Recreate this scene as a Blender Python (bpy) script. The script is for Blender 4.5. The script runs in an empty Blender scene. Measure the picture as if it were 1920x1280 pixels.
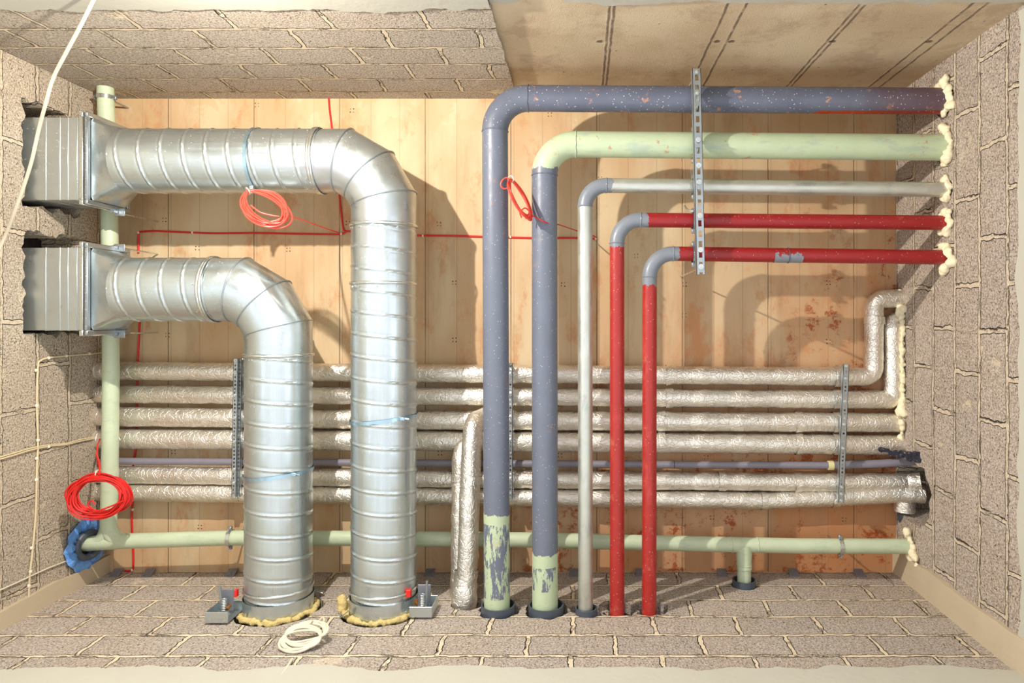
import bpy, bmesh, math, random
from mathutils import Vector, Matrix, noise, geometry
random.seed(7)
PI = math.pi
C = bpy.context.scene.collection
F, VX, VY, H0 = 1300.0, 1090.0, 595.0, 1.5     # focal length in px, principal point, eye height
ZC = 4.0                                        # ceiling above the eye
XL, XR, YT, YB = -2.738, 1.815, -1.262, 1.468    # the four walls
def P(x, y, Z): return Vector(((x-VX)*Z/F, (y-VY)*Z/F, Z+H0))
def W(X, Y, Z): return Vector((X, Y, Z+H0))
def onL(x, y, off=0.0):
    X = XL+off; Z = X*F/(x-VX); return W(X, (y-VY)*Z/F, Z)
def onR(x, y, off=0.0):
    X = XR-off; Z = X*F/(x-VX); return W(X, (y-VY)*Z/F, Z)
def onB(x, y, off=0.0):
    Y = YB-off; Z = Y*F/(y-VY); return W((x-VX)*Z/F, Y, Z)
def onT(x, y, off=0.0):
    Y = YT+off; Z = Y*F/(y-VY); return W((x-VX)*Z/F, Y, Z)
def onC(x, y, off=0.0): return P(x, y, ZC-off)
def col(r, g, b):
    f = lambda c: (c/255/12.92) if c/255 <= .04045 else ((c/255+.055)/1.055)**2.4
    return (f(r), f(g), f(b), 1)

# ---------------------------------------------------------------- materials
class NT:
    def __init__(s, name):
        s.m = bpy.data.materials.new(name); s.m.use_nodes = True
        s.t = s.m.node_tree; s.t.nodes.clear()
        s.out = s.n('ShaderNodeOutputMaterial'); s.b = s.n('ShaderNodeBsdfPrincipled')
        s.l(s.b.outputs[0], s.out.inputs[0])
        s.pos = s.n('ShaderNodeNewGeometry').outputs['Position']
    def n(s, t, **k):
        o = s.t.nodes.new(t)
        for a, v in k.items(): setattr(o, a, v)
        return o
    def l(s, a, b): s.t.links.new(a, b)
    def put(s, sock, v):
        if hasattr(v, 'is_output'): s.l(v, sock)
        else: sock.default_value = v
    def math(s, op, a, b=0.0, c=0.0, clamp=False):
        o = s.n('ShaderNodeMath', operation=op, use_clamp=clamp)
        s.put(o.inputs[0], a); s.put(o.inputs[1], b); s.put(o.inputs[2], c)
        return o.outputs[0]
    def vmath(s, op, a, b):
        o = s.n('ShaderNodeVectorMath', operation=op); s.put(o.inputs[0], a); s.put(o.inputs[1], b)
        return o.outputs[0]
    def sep(s, v):
        o = s.n('ShaderNodeSeparateXYZ'); s.l(v, o.inputs[0]); return o.outputs
    def comb(s, x, y, z=0.0):
        o = s.n('ShaderNodeCombineXYZ')
        s.put(o.inputs[0], x); s.put(o.inputs[1], y); s.put(o.inputs[2], z); return o.outputs[0]
    def noise(s, scale, detail=3.0, rough=.5, vec=None, color=False, stretch=None):
        v = s.pos if vec is None else vec
        if stretch: v = s.vmath('MULTIPLY', v, stretch)
        o = s.n('ShaderNodeTexNoise'); s.l(v, o.inputs['Vector'])
        o.inputs['Scale'].default_value = scale; o.inputs['Detail'].default_value = detail
        o.inputs['Roughness'].default_value = rough
        return o.outputs['Color' if color else 'Fac']
    def vor(s, scale, feature='F1', vec=None, out='Distance'):
        o = s.n('ShaderNodeTexVoronoi', feature=feature); s.l(s.pos if vec is None else vec, o.inputs['Vector'])
        o.inputs['Scale'].default_value = scale; return o.outputs[out]
    def ramp(s, v, a, b, lo=0.0, hi=1.0):
        o = s.n('ShaderNodeMapRange', interpolation_type='SMOOTHSTEP')
        s.put(o.inputs[0], v); s.put(o.inputs[1], a); s.put(o.inputs[2], b); s.put(o.inputs[3], lo); s.put(o.inputs[4], hi)
        return o.outputs[0]
    def mix(s, f, a, b):
        o = s.n('ShaderNodeMix', data_type='RGBA'); s.put(o.inputs[0], f); s.put(o.inputs[6], a); s.put(o.inputs[7], b)
        return o.outputs[2]
    def mul(s, a, b): return s.math('MULTIPLY', a, b)
    def set(s, color, rough=.6, metal=0.0, spec=None):
        s.put(s.b.inputs['Base Color'], color); s.put(s.b.inputs['Roughness'], rough); s.put(s.b.inputs['Metallic'], metal)
        if spec is not None: s.b.inputs['Specular IOR Level'].default_value = spec
    def bump(s, h, dist=.002, strength=1.0, prev=None):
        o = s.n('ShaderNodeBump'); o.inputs['Distance'].default_value = dist; o.inputs['Strength'].default_value = strength
        s.l(h, o.inputs['Height'])
        if prev is not None: s.l(prev, o.inputs['Normal'])
        s.l(o.outputs[0], s.b.inputs['Normal']); return o.outputs[0]

def plain(name, c, rough=.6, metal=0.0, bump=0.0, var=.12, scale=20):
    m = NT(name); n = m.noise(scale, 4)
    d = tuple(x*(1-var) for x in c[:3])+(1,); e = tuple(min(1, x*(1+var)) for x in c[:3])+(1,)
    m.set(m.mix(n, d, e), rough, metal)
    if bump: m.bump(m.noise(scale*4, 4), bump)
    return m.m

def block_mat(name, axis, voff, uoff=0.0, row=.2, base=(206, 190, 176), smear=.5, crk=1.0, mop=1.0):
    m = NT(name); x, y, z = m.sep(m.pos)
    u = x if axis == 'x' else y
    wob = m.sep(m.noise(3.5, 3, color=True))
    wf = m.sep(m.noise(28, 3, color=True))
    u2 = m.math('ADD', m.math('ADD', u, uoff), m.math('ADD', m.mul(m.math('SUBTRACT', wob[0], .5), .05), m.mul(m.math('SUBTRACT', wf[0], .5), .020)))
    v2 = m.math('ADD', m.math('ADD', z, -(voff+H0)+row*40), m.math('ADD', m.mul(m.math('SUBTRACT', wob[1], .5), .03), m.mul(m.math('SUBTRACT', wf[1], .5), .022)))
    br = m.n('ShaderNodeTexBrick', offset=.5, offset_frequency=2)
    m.l(m.comb(m.math('ADD', u2, 40.0), v2), br.inputs['Vector'])
    for k, v in (('Scale', 1.0), ('Mortar Size', .019), ('Mortar Smooth', 1.0), ('Brick Width', row*1.98), ('Row Height', row)): br.inputs[k].default_value = v
    br.inputs['Color1'].default_value = (0, 0, 0, 1); br.inputs['Color2'].default_value = (1, 1, 1, 1); br.inputs['Bias'].default_value = 0
    mort = m.mul(m.ramp(br.outputs['Fac'], .22, .60), m.ramp(m.noise(9, 5, .7), .30, .46, .25, 1)); tone = m.sep(br.outputs['Color'])[0]
    # a second, thinner mortar line: where it is empty, the shade of an open crack is painted dark
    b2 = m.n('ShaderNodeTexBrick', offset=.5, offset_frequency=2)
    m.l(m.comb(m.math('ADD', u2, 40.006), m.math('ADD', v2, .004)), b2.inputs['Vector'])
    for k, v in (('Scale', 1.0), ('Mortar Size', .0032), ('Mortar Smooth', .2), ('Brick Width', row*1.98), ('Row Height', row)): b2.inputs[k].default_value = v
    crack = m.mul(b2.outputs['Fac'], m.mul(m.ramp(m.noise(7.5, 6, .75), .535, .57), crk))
    c = Vector(col(*base)[:3])
    mm = lambda f: tuple(min(1, q*f) for q in c)+(1,)
    body = m.mix(tone, mm(.84), mm(1.1))
    body = m.mix(m.mul(m.ramp(m.noise(2.2, 4), .42, .66), .5), body, col(196, 172, 146))
    grain = m.noise(115, 4, .72)
    pits = m.ramp(m.vor(78), .10, .34)
    sel = m.ramp(m.noise(60, 2), .48, .62)
    pit = m.math('SUBTRACT', 1.0, m.mul(m.math('SUBTRACT', 1.0, pits), sel))
    body = m.mix(m.ramp(grain, .36, .64), m.mix(.5, body, col(104, 84, 82)), m.mix(.5, body, col(250, 240, 218)))
    body = m.mix(m.mul(m.math('SUBTRACT', 1.0, pit), .8), body, col(92, 70, 66))
    # smeared mortar
    sm = m.mul(m.ramp(m.noise(3.3, 6, .65), .60, .68), smear)
    mfac = m.mul(m.math('MAXIMUM', mort, sm), mop)
    mcol = m.mix(m.noise(12, 4), col(196, 176, 146), col(226, 210, 180))
    fin = m.mix(mfac, body, mcol)
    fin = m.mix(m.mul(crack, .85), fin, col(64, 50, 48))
    m.set(fin, .92, 0, .2)
    n1 = m.bump(m.math('SUBTRACT', m.mul(mort, -.35), m.mul(crack, 1.6)), .012, .9)
    h = m.mul(m.math('ADD', m.mul(grain, 1.4), m.mul(pit, 1.3)), m.math('SUBTRACT', 1.0, m.mul(mfac, .85)))
    m.bump(h, .011, 1.0, n1)
    return m.m

def concrete_ceiling():
    m = NT('formed_concrete'); x, y, z = m.sep(m.pos)
    per = .4945
    ph = m.math('DIVIDE', m.math('ADD', x, .9+per*20), per)          # main seams at x = -.9 + k*per
    fr = m.math('FRACT', ph)
    idx = m.math('FLOOR', ph)
    wn = m.n('ShaderNodeTexWhiteNoise', noise_dimensions='1D'); m.l(idx, wn.inputs['W'])
    dist = m.mul(m.math('ABSOLUTE', m.math('SUBTRACT', m.math('FRACT', m.math('ADD', ph, .5)), .5)), per)
    seam = m.mul(m.ramp(dist, .0012, .0042, 1, 0), m.ramp(m.noise(7, 3, stretch=(1, .6, 1)), .25, .5, .35, 1))
    ph2 = m.math('ADD', m.mul(ph, 3.0), .4)
    d2 = m.mul(m.math('ABSOLUTE', m.math('SUBTRACT', m.math('FRACT', ph2), .5)), per/3)
    seam2 = m.mul(m.ramp(d2, .0008, .003, 1, 0), .35)
    board = m.n('ShaderNodeTexWhiteNoise', noise_dimensions='1D'); m.l(m.math('FLOOR', m.math('ADD', ph2, .5)), board.inputs['W'])
    cream, tan, orange = col(208, 188, 152), col(196, 162, 122), col(182, 122, 78)
    base = m.mix(m.ramp(m.noise(1.6, 4, stretch=(2.5, .8, 1)), .35, .65), cream, tan)
    base = m.mix(m.mul(board.outputs[0], .4), base, tan)
    # plywood release stains get stronger towards one corner of the slab
    g = m.math('ADD', m.mul(x, .30), m.mul(y, .34))
    st = m.ramp(m.math('ADD', g, m.mul(m.math('SUBTRACT', m.noise(1.4, 5, .6, stretch=(2.2, .8, 1)), .5), 1.0)), -.05, .95)
    base = m.mix(m.mul(st, .85), base, orange)
    base = m.mix(m.mul(m.ramp(m.noise(4.6, 7, .72, stretch=(1.5, .7, 1)), .52, .68), .55), base, col(190, 118, 62))
    base = m.mix(m.mul(m.ramp(m.noise(1.9, 6, .7, stretch=(2.4, .5, 1)), .5, .7), .35), base, col(150, 122, 88))
    rr = m.mul(m.ramp(m.noise(7, 9, .8), .535, .60), m.ramp(m.math('ADD', g, m.mul(m.noise(1.7, 3), 1.3)), .82, 1.08))
    base = m.mix(m.mul(rr, .9), base, col(150, 66, 20))
    base = m.mix(m.mul(m.ramp(m.noise(90, 3, .8), .6, .8), .25), base, col(150, 108, 70))
    specks = m.mul(m.math('SUBTRACT', 1.0, m.ramp(m.vor(26), .018, .05)), m.ramp(m.noise(9, 1), .50, .56))
    base = m.mix(m.mul(specks, .8), base, col(90, 62, 44))
    base = m.mix(m.math('MAXIMUM', m.mul(seam, .75), seam2), base, col(112, 92, 74))
    # damp brush marks along the block wall
    dm = m.mul(m.ramp(y, YT+.02, YT+.30, 1, 0), m.ramp(m.noise(6.5, 3, .6), .50, .53))
    base = m.mix(m.mul(dm, .45), base, col(186, 158, 112))
    m.set(base, .62, 0, .35)
    m.bump(m.math('SUBTRACT', m.mul(m.noise(60, 4), .2), seam), .004, .7)
    return m.m

def slab_mat():
    m = NT('raw_concrete'); x, y, z = m.sep(m.pos)
    base = m.mix(m.ramp(m.noise(2.4, 5), .3, .7), col(206, 186, 154), col(184, 160, 128))
    base = m.mix(m.mul(m.ramp(m.noise(7, 6, .7), .55, .75), .4), base, col(160, 128, 96))
    base = m.mix(m.mul(m.ramp(m.noise(170, 3, .8), .58, .72), .5), base, col(236, 224, 198))
    tot = None
    wob = m.mul(m.math('SUBTRACT', m.noise(14, 3), .5), .012)
    for X in (.115, .135, .60, .675, 1.14, 1.165, 1.60, 1.66):
        d = m.math('ABSOLUTE', m.math('ADD', m.math('SUBTRACT', x, X), wob))
        r = m.ramp(m.math('ADD', d, m.mul(m.noise(40, 3), .004)), .003, .012, 1, 0)
        tot = r if tot is None else m.math('MAXIMUM', tot, r)
    k = m.mul(tot, m.ramp(m.noise(20, 4, .7), .3, .55, .35, 1))
    base = m.mix(m.mul(m.ramp(m.noise(3.2, 7, .75), .50, .62), .35), base, col(146, 118, 94))
    base = m.mix(m.mul(k, .8), base, col(88, 70, 62))
    sp = m.mul(m.math('SUBTRACT', 1.0, m.ramp(m.vor(14), .03, .09)), m.ramp(m.noise(11, 1), .52, .6))
    base = m.mix(m.mul(sp, .8), base, col(80, 60, 46))
    tie = None
    for X in (.09, .635, .70, 1.17, 1.62):
        dd = m.n('ShaderNodeVectorMath', operation='LENGTH')
        m.l(m.vmath('SUBTRACT', m.comb(x, 0.0, z), (X, 0, 3.23+H0)), dd.inputs[0])
        r = m.ramp(m.math('ADD', dd.outputs['Value'], m.mul(m.noise(50, 3), .02)), .018, .03, 1, 0)
        tie = r if tie is None else m.math('MAXIMUM', tie, r)
    base = m.mix(m.mul(tie, .75), base, col(70, 56, 50))
    m.set(base, .85, 0, .3)
    h = m.math('ADD', m.mul(m.noise(130, 4, .7), .5), m.mul(k, 1.0))
    m.bump(m.math('SUBTRACT', h, m.mul(m.math('MAXIMUM', sp, tie), 2.0)), .006, .8)
    return m.m

def galv(name, axis=None, spangle=True, rough=.31, tint=(204, 213, 214), dust=.5):
    m = NT(name)
    n = m.noise(3.5, 4, .6)
    sc = {'x': (60, 60, 3), 'y': (60, 3, 60), None: (8, 8, 8)}[axis]
    st = m.noise(1.0, 4, .6, stretch={'x': (1.5, 60, 60), 'y': (60, 1.5, 60), 'xr': (1, 1, 1), None: (14, 14, 14)}[axis])
    c = Vector(col(*tint)[:3])
    base = m.mix(n, tuple(c*.88)+(1,), tuple(c*1.06)+(1,))
    base = m.mix(m.mul(m.ramp(st, .35, .7), .22), base, tuple(c*.68)+(1,))
    dots = m.mul(m.math('SUBTRACT', 1.0, m.ramp(m.vor(70), .12, .2)), m.mul(m.ramp(m.noise(60, 2), .46, .54), m.ramp(m.noise(3, 3, .6), .48, .60)))
    base = m.mix(m.mul(dots, dust), base, col(240, 240, 228))
    metal = m.math('SUBTRACT', .91, m.mul(dots, .6))
    m.set(base, m.math('ADD', m.ramp(st, .3, .7, rough-.05, rough+.12), m.mul(dots, .3)), metal)
    m.bump(m.noise(1.0, 2, stretch=(5, 5, 5)), .02, .35)
    return m.m

def foil_mat():
    m = NT('aluminium_foil')
    a = m.noise(26, 6, .7, stretch=(1, 1.5, 1.5)); v = m.vor(34, 'DISTANCE_TO_EDGE', vec=m.vmath('ADD', m.pos, m.vmath('MULTIPLY', m.noise(9, 3, color=True), (.12, .12, .12))))
    base = m.mix(m.noise(5, 3), col(244, 240, 230), col(232, 224, 210))
    m.set(base, m.ramp(m.noise(8, 3), .3, .7, .22, .36), .86)
    h = m.math('ADD', a, m.mul(m.ramp(v, 0, .10), .25))
    n1 = m.bump(m.noise(3.2, 3, stretch=(.5, 2, 2)), .012, .5)
    m.bump(h, .0055, .8, n1)
    return m.m

def paint(name, a, b=None, axis=None, thr=0.0, flip=False, rust=.3, dust=.5, amp=.05, rough=.36, under=None, extra=None, freq=22, metal=0.0):
    m = NT(name); xyz = m.sep(m.pos)
    def tone(c): 
        c = Vector(c[:3]); return m.mix(m.noise(9, 4, .6), tuple(c*.85)+(1,), tuple(min(1, q*1.12) for q in c)+(1,))
    base = tone(a); mt = metal
    if b is not None:
        w = m.math('ADD', m.mul(m.math('SUBTRACT', m.noise(freq, 4, .65), .5), amp*2), 0.0)
        p = m.math('ADD', xyz['xyz'.index(axis)], w)
        f = m.math('GREATER_THAN' if not flip else 'LESS_THAN', p, thr)
        base = m.mix(f, base, tone(b))
        if isinstance(metal, tuple): mt = m.math('ADD', m.mul(f, metal[1]-metal[0]), metal[0])
    if extra:      # long ragged stripes of another coat
        c3, lo, hi = extra
        yv = xyz[1]
        band = m.mul(m.math('GREATER_THAN', yv, lo), m.math('LESS_THAN', yv, hi))
        s_ = m.ramp(m.noise(7, 5, .75, stretch=(4, .9, 4)), .50, .52)
        base = m.mix(m.mul(band, s_), base, c3)
    if under: # patchy bare undercoat
        base = m.mix(m.mul(m.ramp(m.noise(5, 6, .7, stretch=(1, 3, 3) if under[1] == 'x' else (3, 1, 3)), .52, .66), .5), base, under[0])
    if rust:
        rs = m.ramp(m.noise(11, 6, .75), .60, .64)
        base = m.mix(m.mul(rs, rust), base, m.mix(m.noise(60), col(150, 74, 40), col(206, 160, 120)))
    dots = m.mul(m.math('SUBTRACT', 1.0, m.ramp(m.vor(62), .10, .17)), m.ramp(m.noise(40, 2), .44, .52))
    base = m.mix(m.mul(dots, dust), base, col(222, 218, 208))
    m.set(base, m.ramp(m.noise(12, 3), .3, .7, rough-.06, rough+.14), mt)
    m.bump(m.math('ADD', m.noise(25, 4), m.mul(dots, .3)), .003, .4)
    return m.m

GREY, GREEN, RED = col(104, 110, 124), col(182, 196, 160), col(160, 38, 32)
ZINC = col(196, 200, 194)
M = dict(
    ceil=concrete_ceiling(), slab=slab_mat(),
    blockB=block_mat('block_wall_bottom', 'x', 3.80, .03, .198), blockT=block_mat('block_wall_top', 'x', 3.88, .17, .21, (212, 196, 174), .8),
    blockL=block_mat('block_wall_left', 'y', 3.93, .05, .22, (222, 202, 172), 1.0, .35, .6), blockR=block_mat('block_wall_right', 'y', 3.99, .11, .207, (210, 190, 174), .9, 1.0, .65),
    plaster=plain('white_plaster', col(180, 176, 160), .8, 0, .002, .05, 6), cstrip=plain('smooth_concrete', col(186, 170, 142), .8, 0, .002, .1, 7),
    floor=plain('screed_floor', col(214, 214, 212), .8, 0, .002, .1, 3),
    duct_x=galv('galvanised_duct_long', 'x'), duct_y=galv('galvanised_duct_round', 'y'), sheet=galv('galvanised_sheet'),
    steel=galv('zinc_steel', None, rough=.4, tint=(176, 184, 188), dust=.1), ring=galv('bright_rim', None, rough=.22, tint=(214, 218, 214), dust=.1),
    strapm=galv('blue_zinc_strap', None, rough=.25, tint=(176, 208, 226), dust=0),
    foil=foil_mat(), foam=plain('cured_foam', col(232, 220, 184), .7, 0, .002, .08, 14), wool=plain('mineral_wool', col(228, 202, 132), .95, 0, .010, .22, 60),
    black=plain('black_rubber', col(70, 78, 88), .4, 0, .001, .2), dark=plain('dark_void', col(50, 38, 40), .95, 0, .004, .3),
    redcab=plain('red_cable', col(212, 34, 28), .4), coralcab=plain('pale_red_cable', col(242, 76, 60), .4), white=plain('white_cable', col(208, 198, 174), .45), beige=plain('beige_cable', col(206, 190, 152), .55),
    clip=plain('white_clip', col(236, 226, 206), .5), conduit=plain('grey_conduit', col(128, 124, 134), .4), coupling=plain('cream_coupling', col(222, 210, 150), .5),
    blue=NT('blue_film').m, redtab=plain('red_tab', col(222, 34, 30), .5), plate=plain('dark_plate', col(128, 130, 138), .5, .4), mark=plain('nail_mark', col(84, 60, 46), .9), copper=plain('brass', col(196, 132, 70), .3, .9), paper=plain('paper_label', col(226, 226, 214), .6),
    duckrub=plain('dark_grey_rubber', col(70, 74, 82), .6),
)
t_ = NT('torn_dark_foil'); t_.set(t_.mix(t_.ramp(t_.noise(60, 5, .7), .55, .7), col(54, 52, 66), col(176, 172, 176)), .4, .4); t_.bump(t_.noise(45, 5, .7), .02, 1.0); M['tornfoil'] = t_.m
b_ = NT('blue_plastic_film'); b_.set(b_.mix(b_.noise(10, 4), col(66, 128, 220), col(128, 184, 240)), .35); b_.bump(b_.noise(26, 5, .7), .02, .9); M['blue'] = b_.m

# ---------------------------------------------------------------- geometry helpers
def obj(name, bm, mat, parent=None, smooth=True, auto=None):
    me = bpy.data.meshes.new(name); bmesh.ops.recalc_face_normals(bm, faces=bm.faces)
    bm.to_mesh(me); bm.free()
    mats = mat if isinstance(mat, (list, tuple)) else [mat]
    for q in mats: me.materials.append(q)
    if smooth:
        me.polygons.foreach_set('use_smooth', [True]*len(me.polygons))
        try: me.set_sharp_from_angle(angle=math.radians(38))
        except Exception: pass
    o = bpy.data.objects.new(name, me); C.objects.link(o)
    if parent is not None:
        o.parent = parent; o.matrix_parent_inverse = Matrix.Translation(-parent.location)
    return o
def thing(name, label, cat, loc, group=None):
    o = bpy.data.objects.new(name, None); o.empty_display_size = .05; C.objects.link(o); o.location = loc
    o['label'] = label; o['category'] = cat
    if group: o['group'] = group
    return o
def tag(o, label, cat, group=None):
    o['label'] = label; o['category'] = cat
    if group: o['group'] = group
    return o
def struct(name, bm, mat, smooth=False, parent=None):
    o = obj(name, bm, mat, parent, smooth)
    if parent is None: o['kind'] = 'structure'
    return o
def box(bm, lo, hi, rot=None, piv=None):
    r = bmesh.ops.create_cube(bm, size=1.0)['verts']
    lo, hi = Vector(lo), Vector(hi); c = (lo+hi)/2; s = hi-lo
    for v in r:
        v.co = Vector((v.co.x*s.x, v.co.y*s.y, v.co.z*s.z))
        if rot is not None: v.co = rot @ v.co
        v.co += c
    return r
def bbox(bm, lo, hi, bev=.003, seg=2, rot=None):
    r = box(bm, lo, hi, rot)
    es = set(e for v in r for e in v.link_edges)
    bmesh.ops.bevel(bm, geom=list(es), offset=bev, segments=seg, affect='EDGES', profile=.7)
def frames(pts):
    n = len(pts); T = []
    for i in range(n):
        a = pts[max(i-1, 0)]; b = pts[min(i+1, n-1)]
        if 0 < i < n-1: t = (pts[i]-a).normalized()+(b-pts[i]).normalized()
        else: t = b-a
        T.append(t.normalized() if t.length > 1e-9 else Vector((1, 0, 0)))
    up = Vector((0, 0, 1)) if abs(T[0].z) < .9 else Vector((0, 1, 0))
    N = []; nn = (up-T[0]*up.dot(T[0])).normalized()
    for i in range(n):
        nn = (nn-T[i]*nn.dot(T[i])).normalized(); N.append(nn.copy())
    return T, N
def tube(bm, pts, r, seg=24, cap=True, miter=False):
    pts = [Vector(p) for p in pts]; T, N = frames(pts); rings = []
    n = len(pts)
    for i, p in enumerate(pts):
        rr = r[i] if isinstance(r, (list, tuple)) else r
        B = T[i].cross(N[i]); ring = []
        k = 1.0; ax = None
        if miter and 0 < i < n-1:
            d0 = (p-pts[i-1]).normalized(); d1 = (pts[i+1]-p).normalized()
            ang = d0.angle(d1); k = 1/math.cos(ang/2)
            ax = (d1-d0); ax = ax.normalized() if ax.length > 1e-6 else None
        for j in range(seg):
            a = 2*PI*j/seg; o = N[i]*math.cos(a)*rr+B*math.sin(a)*rr
            if ax is not None: o = o+ax*(o.dot(ax))*(k-1)
            ring.append(bm.verts.new(p+o))
        rings.append(ring)
    for i in range(n-1):
        for j in range(seg):
            bm.faces.new((rings[i][j], rings[i][(j+1) % seg], rings[i+1][(j+1) % seg], rings[i+1][j]))
    if cap:
        bm.faces.new(rings[0]); bm.faces.new(rings[-1])
    return rings
def arc_path(a, c, b, R, n=12):
    """polyline a -> c -> b with the corner c rounded by radius R"""
    a, b, c = Vector(a), Vector(b), Vector(c)
    d0 = (a-c).normalized(); d1 = (b-c).normalized(); half = d0.angle(d1)/2
    t = R/math.tan(half); ctr = c+(d0+d1).normalized()*(R/math.sin(half))
    p0, p1 = c+d0*t, c+d1*t; u = (p0-ctr); w = (p1-ctr); tot = u.angle(w); ax = u.cross(w).normalized()
    return p0, p1, [ctr+(Matrix.Rotation(tot*i/n, 3, ax) @ u) for i in range(n+1)]
def spline(pts, n=8):
    pts = [Vector(p) for p in pts]; out = []
    q = [pts[0]*2-pts[1]]+pts+[pts[-1]*2-pts[-2]]
    for i in range(1, len(q)-2):
        for k in range(n):
            t = k/n; p0, p1, p2, p3 = q[i-1], q[i], q[i+1], q[i+2]
            out.append(.5*((2*p1)+(p2-p0)*t+(2*p0-5*p1+4*p2-p3)*t*t+(3*p1-p0-3*p2+p3)*t**3))
    out.append(pts[-1]); return out
def ringtorus(bm, ctr, axis, R, r, seg=48, s2=8, squash=1.0):
    axis = Vector(axis).normalized(); u = axis.orthogonal().normalized(); v = axis.cross(u); rings = []
    for i in range(seg):
        a = 2*PI*i/seg; d = u*math.cos(a)+v*math.sin(a); ring = []
        for j in range(s2):
            b = 2*PI*j/s2; ring.append(bm.verts.new(Vector(ctr)+d*(R+r*math.cos(b))+axis*(r*squash*math.sin(b))))
        rings.append(ring)
    for i in range(seg):
        for j in range(s2):
            bm.faces.new((rings[i][j], rings[i][(j+1) % s2], rings[(i+1) % seg][(j+1) % s2], rings[(i+1) % seg][j]))
def hexhead(bm, ctr, axis, r, h, seg=6):
    axis = Vector(axis).normalized(); tube(bm, [Vector(ctr), Vector(ctr)+axis*h], r, seg)
def rough_blob(name, balls, mat, parent=None, vox=.006, jag=.25):
    bm = bmesh.new()
    for c, r in balls:
        g = bmesh.ops.create_icosphere(bm, subdivisions=2, radius=1.0)['verts']
        s = Vector((random.uniform(.8, 1.2), random.uniform(.8, 1.2), random.uniform(.8, 1.2)))
        for v in g:
            d = v.co.copy(); k = 1+jag*noise.noise(d*1.7+Vector(c)*31)
            v.co = Vector(c)+Vector((d.x*s.x, d.y*s.y, d.z*s.z))*r*k
    o = obj(name, bm, mat, parent)
    md = o.modifiers.new('r', 'REMESH'); md.mode = 'VOXEL'; md.voxel_size = vox; md.use_smooth_shade = True
    sm = o.modifiers.new('s', 'SMOOTH'); sm.iterations = 2; sm.factor = .5
    return o

# ---------------------------------------------------------------- room shell
def ragged(pts, step=.02, amp=.01, seed=0, closed=True):
    out = []; n = len(pts)
    for i in range(n if closed else n-1):
        a, b = Vector(pts[i]), Vector(pts[(i+1) % n]); L = (b-a).length; k = max(1, int(L/step)); nrm = Vector((-(b-a).y, (b-a).x)).normalized()
        for j in range(k):
            p = a.lerp(b, j/k)
            q = noise.noise(Vector((p.x*22+seed, p.y*22, seed*3.1)))*amp*1.4+noise.noise(Vector((p.x*70, p.y*70+seed, 5)))*amp*.7
            out.append(p+nrm*q)
    return out
def circ(cx, cy, r, n=32, jag=0.0, seed=0, ry=None):
    ry = r if ry is None else ry
    return [Vector((cx+math.cos(2*PI*i/n)*r*(1+jag*noise.noise(Vector((math.cos(2*PI*i/n)*2.2+seed, math.sin(2*PI*i/n)*2.2, seed)))+jag*.5*noise.noise(Vector((i*.9, seed, 0)))),
                    cy+math.sin(2*PI*i/n)*ry*(1+jag*noise.noise(Vector((math.cos(2*PI*i/n)*2.2+seed, math.sin(2*PI*i/n)*2.2, seed)))+jag*.5*noise.noise(Vector((i*.9, seed, 0)))))) for i in range(n)]
def wall(name, to3, outer, holes, depth, mat, backs=None, kind=True):
    """flat wall: outer polygon with holes (2D); rims run 'depth' behind the face; to3(u, v, d) maps to the room"""
    bm = bmesh.new(); loops = [outer]+holes
    tris = geometry.tessellate_polygon([[Vector((p[0], p[1], 0)) for p in L] for L in loops])
    flat = [p for L in loops for p in L]
    vs = [bm.verts.new(to3(p[0], p[1], 0)) for p in flat]
    for t in tris:
        try: bm.faces.new([vs[i] for i in t])
        except ValueError: pass
    k = 0
    for li, L in enumerate(loops):
        n = len(L); back = [bm.verts.new(to3(p[0], p[1], depth)) for p in L]
        for i in range(n):
            try: bm.faces.new((vs[k+i], vs[k+(i+1) % n], back[(i+1) % n], back[i]))
            except ValueError: pass
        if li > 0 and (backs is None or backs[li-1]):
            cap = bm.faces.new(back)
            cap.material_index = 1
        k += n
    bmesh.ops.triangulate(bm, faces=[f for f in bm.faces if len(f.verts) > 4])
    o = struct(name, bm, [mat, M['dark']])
    return o
RA, RB = -.788, -.141         # duct centre heights on the left wall (Y)
DZ, DR = 3.50, .1600            # duct depth and radius
XA, XB = (720-VX)*DZ/F, (523-VX)*DZ/F
Zf = -1.5                       # floor
rect = lambda a, b, c, d: [Vector((a, c)), Vector((b, c)), Vector((b, d)), Vector((a, d))]
# left wall: u = Y, v = Z
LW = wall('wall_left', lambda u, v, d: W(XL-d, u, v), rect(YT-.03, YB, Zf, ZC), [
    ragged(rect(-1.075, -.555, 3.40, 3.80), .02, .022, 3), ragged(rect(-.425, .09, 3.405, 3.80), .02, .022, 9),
    circ(1.243, 3.82, .085, 28, .25, 4), rect(-1.1, 1.3, -1.3, 1.7)], .22, M['blockL'], [1, 1, 1, 0])  # last hole is a low unseen opening, added in every wall for sky fill
RH = [(.79, 3.76), (.80, 3.67), (.92, 3.605), (1.02, 3.61), (1.09, 3.655), (1.13, 3.73), (1.115, 3.86), (1.09, 3.97), (.80, 3.97), (.74, 3.9)]
pipeY = {}
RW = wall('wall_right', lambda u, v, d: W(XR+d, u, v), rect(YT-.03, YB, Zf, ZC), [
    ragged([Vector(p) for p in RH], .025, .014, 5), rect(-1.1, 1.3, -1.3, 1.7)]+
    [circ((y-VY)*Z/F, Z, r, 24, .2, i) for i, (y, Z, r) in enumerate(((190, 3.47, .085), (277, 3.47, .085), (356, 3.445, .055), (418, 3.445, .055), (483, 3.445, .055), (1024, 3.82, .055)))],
    .2, M['blockR'], [1, 0]+[1]*6)
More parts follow.
